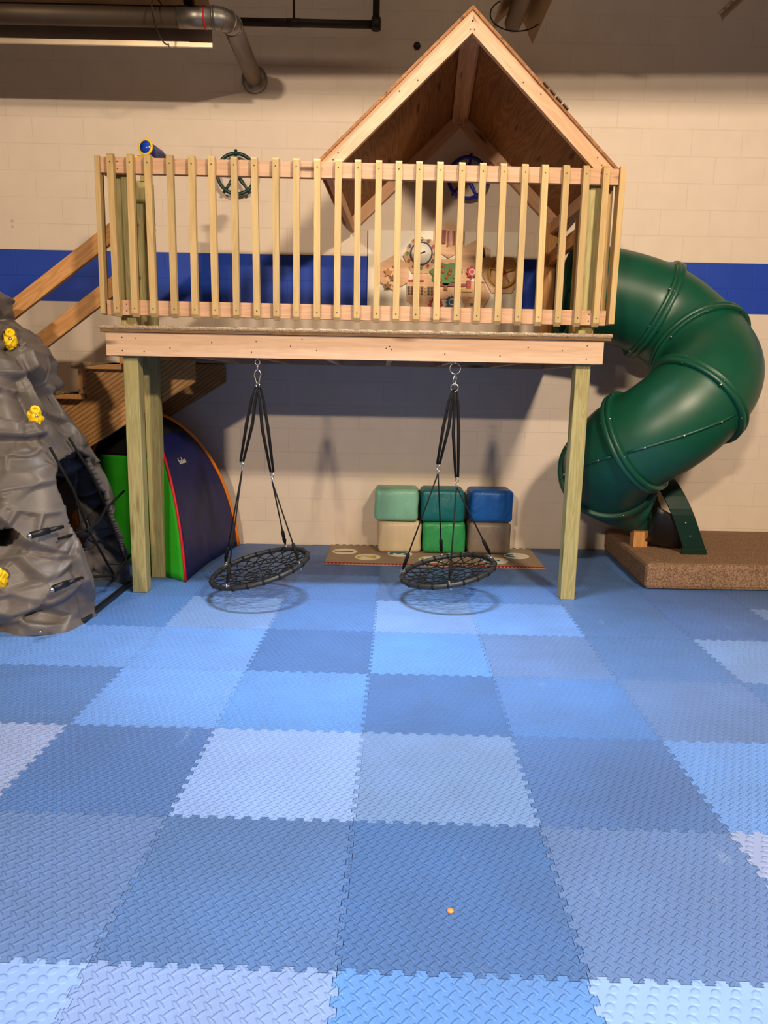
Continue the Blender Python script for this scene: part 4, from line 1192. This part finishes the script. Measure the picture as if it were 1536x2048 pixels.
dr = MB().tube([(-1.04, HY+.09, HZ-.02), (-1.04, WY-.01, HZ-.02)], .064, 28)
co = MB().lathe([(0, .10), (.02, .10), (.03, .085), (.05, .078)], (-1.04, WY-.002, HZ-.02), (0, -1, 0), 32)
wr = MB()
pts = [(-1.49, HY+.02+.20*math.cos(a_), HZ-.04+.11*math.sin(a_)) for a_ in [2*PI*i/24 for i in range(24)]]
wr.tube(pts, .005, 6, closed=True)
hg = MB().tube([(-1.30, HY, HZ+.06), (-1.30, HY, 5.8)], .012, 8).box((-1.33, HY-.03, HZ+.055), (-1.27, HY+.03, HZ+.16))
pipe_thing('tube_heater', 'overhead steel tube heater with elbow vent entering wall, upper left', 'heater',
    [('reflector', h1, M['hood']), ('heater_tube', tb, M['tube_dark']), ('tube_end', cl, [M['duct'], M['red']]), ('elbow', el, M['duct']), ('vent_pipe', dr, M['gray_pipe']), ('wall_collar', co, M['duct']), ('wire_loop', wr, M['iron']), ('hanger', hg, M['iron'])], (-1.6, HY, HZ))
ip = MB().tube([(-1.10, 5.95, 4.055), (-.115, 5.95, 4.055)], .028, 16)
ip.lathe([(-.035, .036), (.035, .036)], (-.085, 5.95, 4.055), (1, 0, 0), 16).lathe([(-.035, .036), (.045, .036)], (-.085, 5.95, 4.055), (0, 0, 1), 16)
ip.tube([(-.085, 5.95, 4.055), (-.085, 5.95, 5.8)], .026, 16)
ih = MB().tube([(-.70, 5.95, 4.055), (-.70, 5.95, 5.8)], .009, 8).lathe([(-.05, .03), (.05, .03)], (-.70, 5.95, 4.055), (1, 0, 0), 14)
pipe_thing('iron_pipe', 'dark iron pipe with an elbow running high along the wall', 'pipe', [('pipe_run', ip, M['iron']), ('hanger', ih, M['iron'])], (-.6, 5.95, 4.05))
hz2 = 4.06
h2 = hood_mb((.925, 0, hz2), 'y', 3.9, 5.95, .34)
t2 = MB().tube([(.925, 3.9, hz2-.02), (.925, 5.85, hz2-.02)], .062, 28); 
w2 = MB(); w3 = MB()
for yy, wq in ((5.15, w2), (5.7, w3)): wq.tube([(.925+.19*math.cos(2*PI*i/24), yy, hz2-.03+.11*math.sin(2*PI*i/24)) for i in range(24)], .005, 6, closed=True)
hh2 = MB().tube([(.925, 4.6, hz2+.07), (.925, 4.6, 5.8)], .01, 8)
pipe_thing('tube_heater', 'overhead tube heater pointing at the wall behind roof peak', 'heater', [('reflector', h2, M['cream_frame']), ('heater_tube', t2, M['gray_pipe']), ('wire_loop', w2, M['iron']), ('wire_loop', w3, M['iron']), ('hanger', hh2, M['iron'])], (.925, 5.0, hz2))
# perforated strut top right
b = MB(); n_h = 22; p0 = Vector((2.408, 5.78, 4.092)); d_ = Vector((.30, -.60, .24)).normalized()
X = d_; Z = Vector((0, 0, 1)); Z = (Z-X*Z.dot(X)).normalized(); Y = Z.cross(X)
Mx = Matrix.Identity(4)
for k in range(3): Mx[k][0] = X[k]; Mx[k][1] = Y[k]; Mx[k][2] = Z[k]; Mx[k][3] = p0[k]
vs = []; fs = []
hw = .022; cell_ = .055
for c in range(18):
    x0 = c*cell_; base = len(vs)
    outer = [(x0, -hw), (x0+cell_/2, -hw), (x0+cell_, -hw), (x0+cell_, 0), (x0+cell_, hw), (x0+cell_/2, hw), (x0, hw), (x0, 0)]
    inner = [(x0+cell_/2+.016*math.cos(a), .011*math.sin(a)) for a in [PI*1.25, PI*1.5, PI*1.75, 0, PI*.25, PI*.5, PI*.75, PI]]
    for zz in (0, .003):
        vs += [(p[0], p[1], zz) for p in outer]+[(p[0], p[1], zz) for p in inner]
    for k in range(8):
        l = (k+1) % 8; fs += [(base+k, base+l, base+8+l, base+8+k), (base+16+k, base+24+k, base+24+l, base+16+l), (base+8+k, base+8+l, base+24+l, base+24+k)]
b.add([Mx@Vector(p) for p in vs], fs)
b2 = MB().box((0, hw, -.04), (18*cell_, hw+.003, .003), M_=Mx)
b3 = MB().tube([p0+Vector((.03, 0, 0)), p0+Vector((.03, 0, -.075))], .005, 8)
b4 = MB().tube([p0+d_*.9+Vector((0, 0, 0)), Vector((p0.x+d_.x*.9, p0.y+d_.y*.9, 5.8))], .005, 6)
pipe_thing('perforated_strut', 'slotted steel angle strut hanging at the top right', 'bracket', [('slotted_plate', b, M['cream_frame']), ('side_flange', b2, M['cream_frame']), ('bolt', b3, M['steel']), ('hanger', b4, M['iron'])], tuple(p0))
# small wall box and plugs
o = MB().lathe([(0, .028), (.012, .026)], (0, 0, 0), (0, -1, 0), 20).build('wall_anchor', M['iron']); o.location = (.235, WY-.001, 4.02)
tag(o, 'small dark round anchor on wall left of roof peak', 'wall fitting')
o = MB().lathe([(0, .010), (.006, .008)], (0, 0, 0), (0, 0, 1), 12).build('crumb', col('crumb_orange', (230, 150, 90))); o.location = (.212, 1.73, .001)
tag(o, 'tiny orange crumb lying on the dark steel blue mat', 'crumb')

def plug(x, z, label):
    o = MB().lathe([(0, .011), (.002, .010), (.003, .005)], (0, 0, 0), (0, -1, 0), 14).build('wall_plug', M['sidewall']); o.location = (x, WY-.001, z)
    tag(o, label, 'wall plug', 'small plugs in the block wall')
for (x, z, lb) in ((-3.03, 2.66, 'small round wall plug above the left end of the blue stripe, upper'), (-3.03, 2.615, 'small round wall plug above the left end of the blue stripe, lower'),
                   (-1.87, 2.655, 'small wall plug seen between balusters near the left posts, upper'), (-1.87, 2.61, 'small wall plug seen between balusters near the left posts, lower'),
                   (3.20, 2.62, 'small round wall plug above blue stripe at far right, upper'), (3.20, 2.57, 'small round wall plug above blue stripe at far right, lower')):
    plug(x, z, lb)
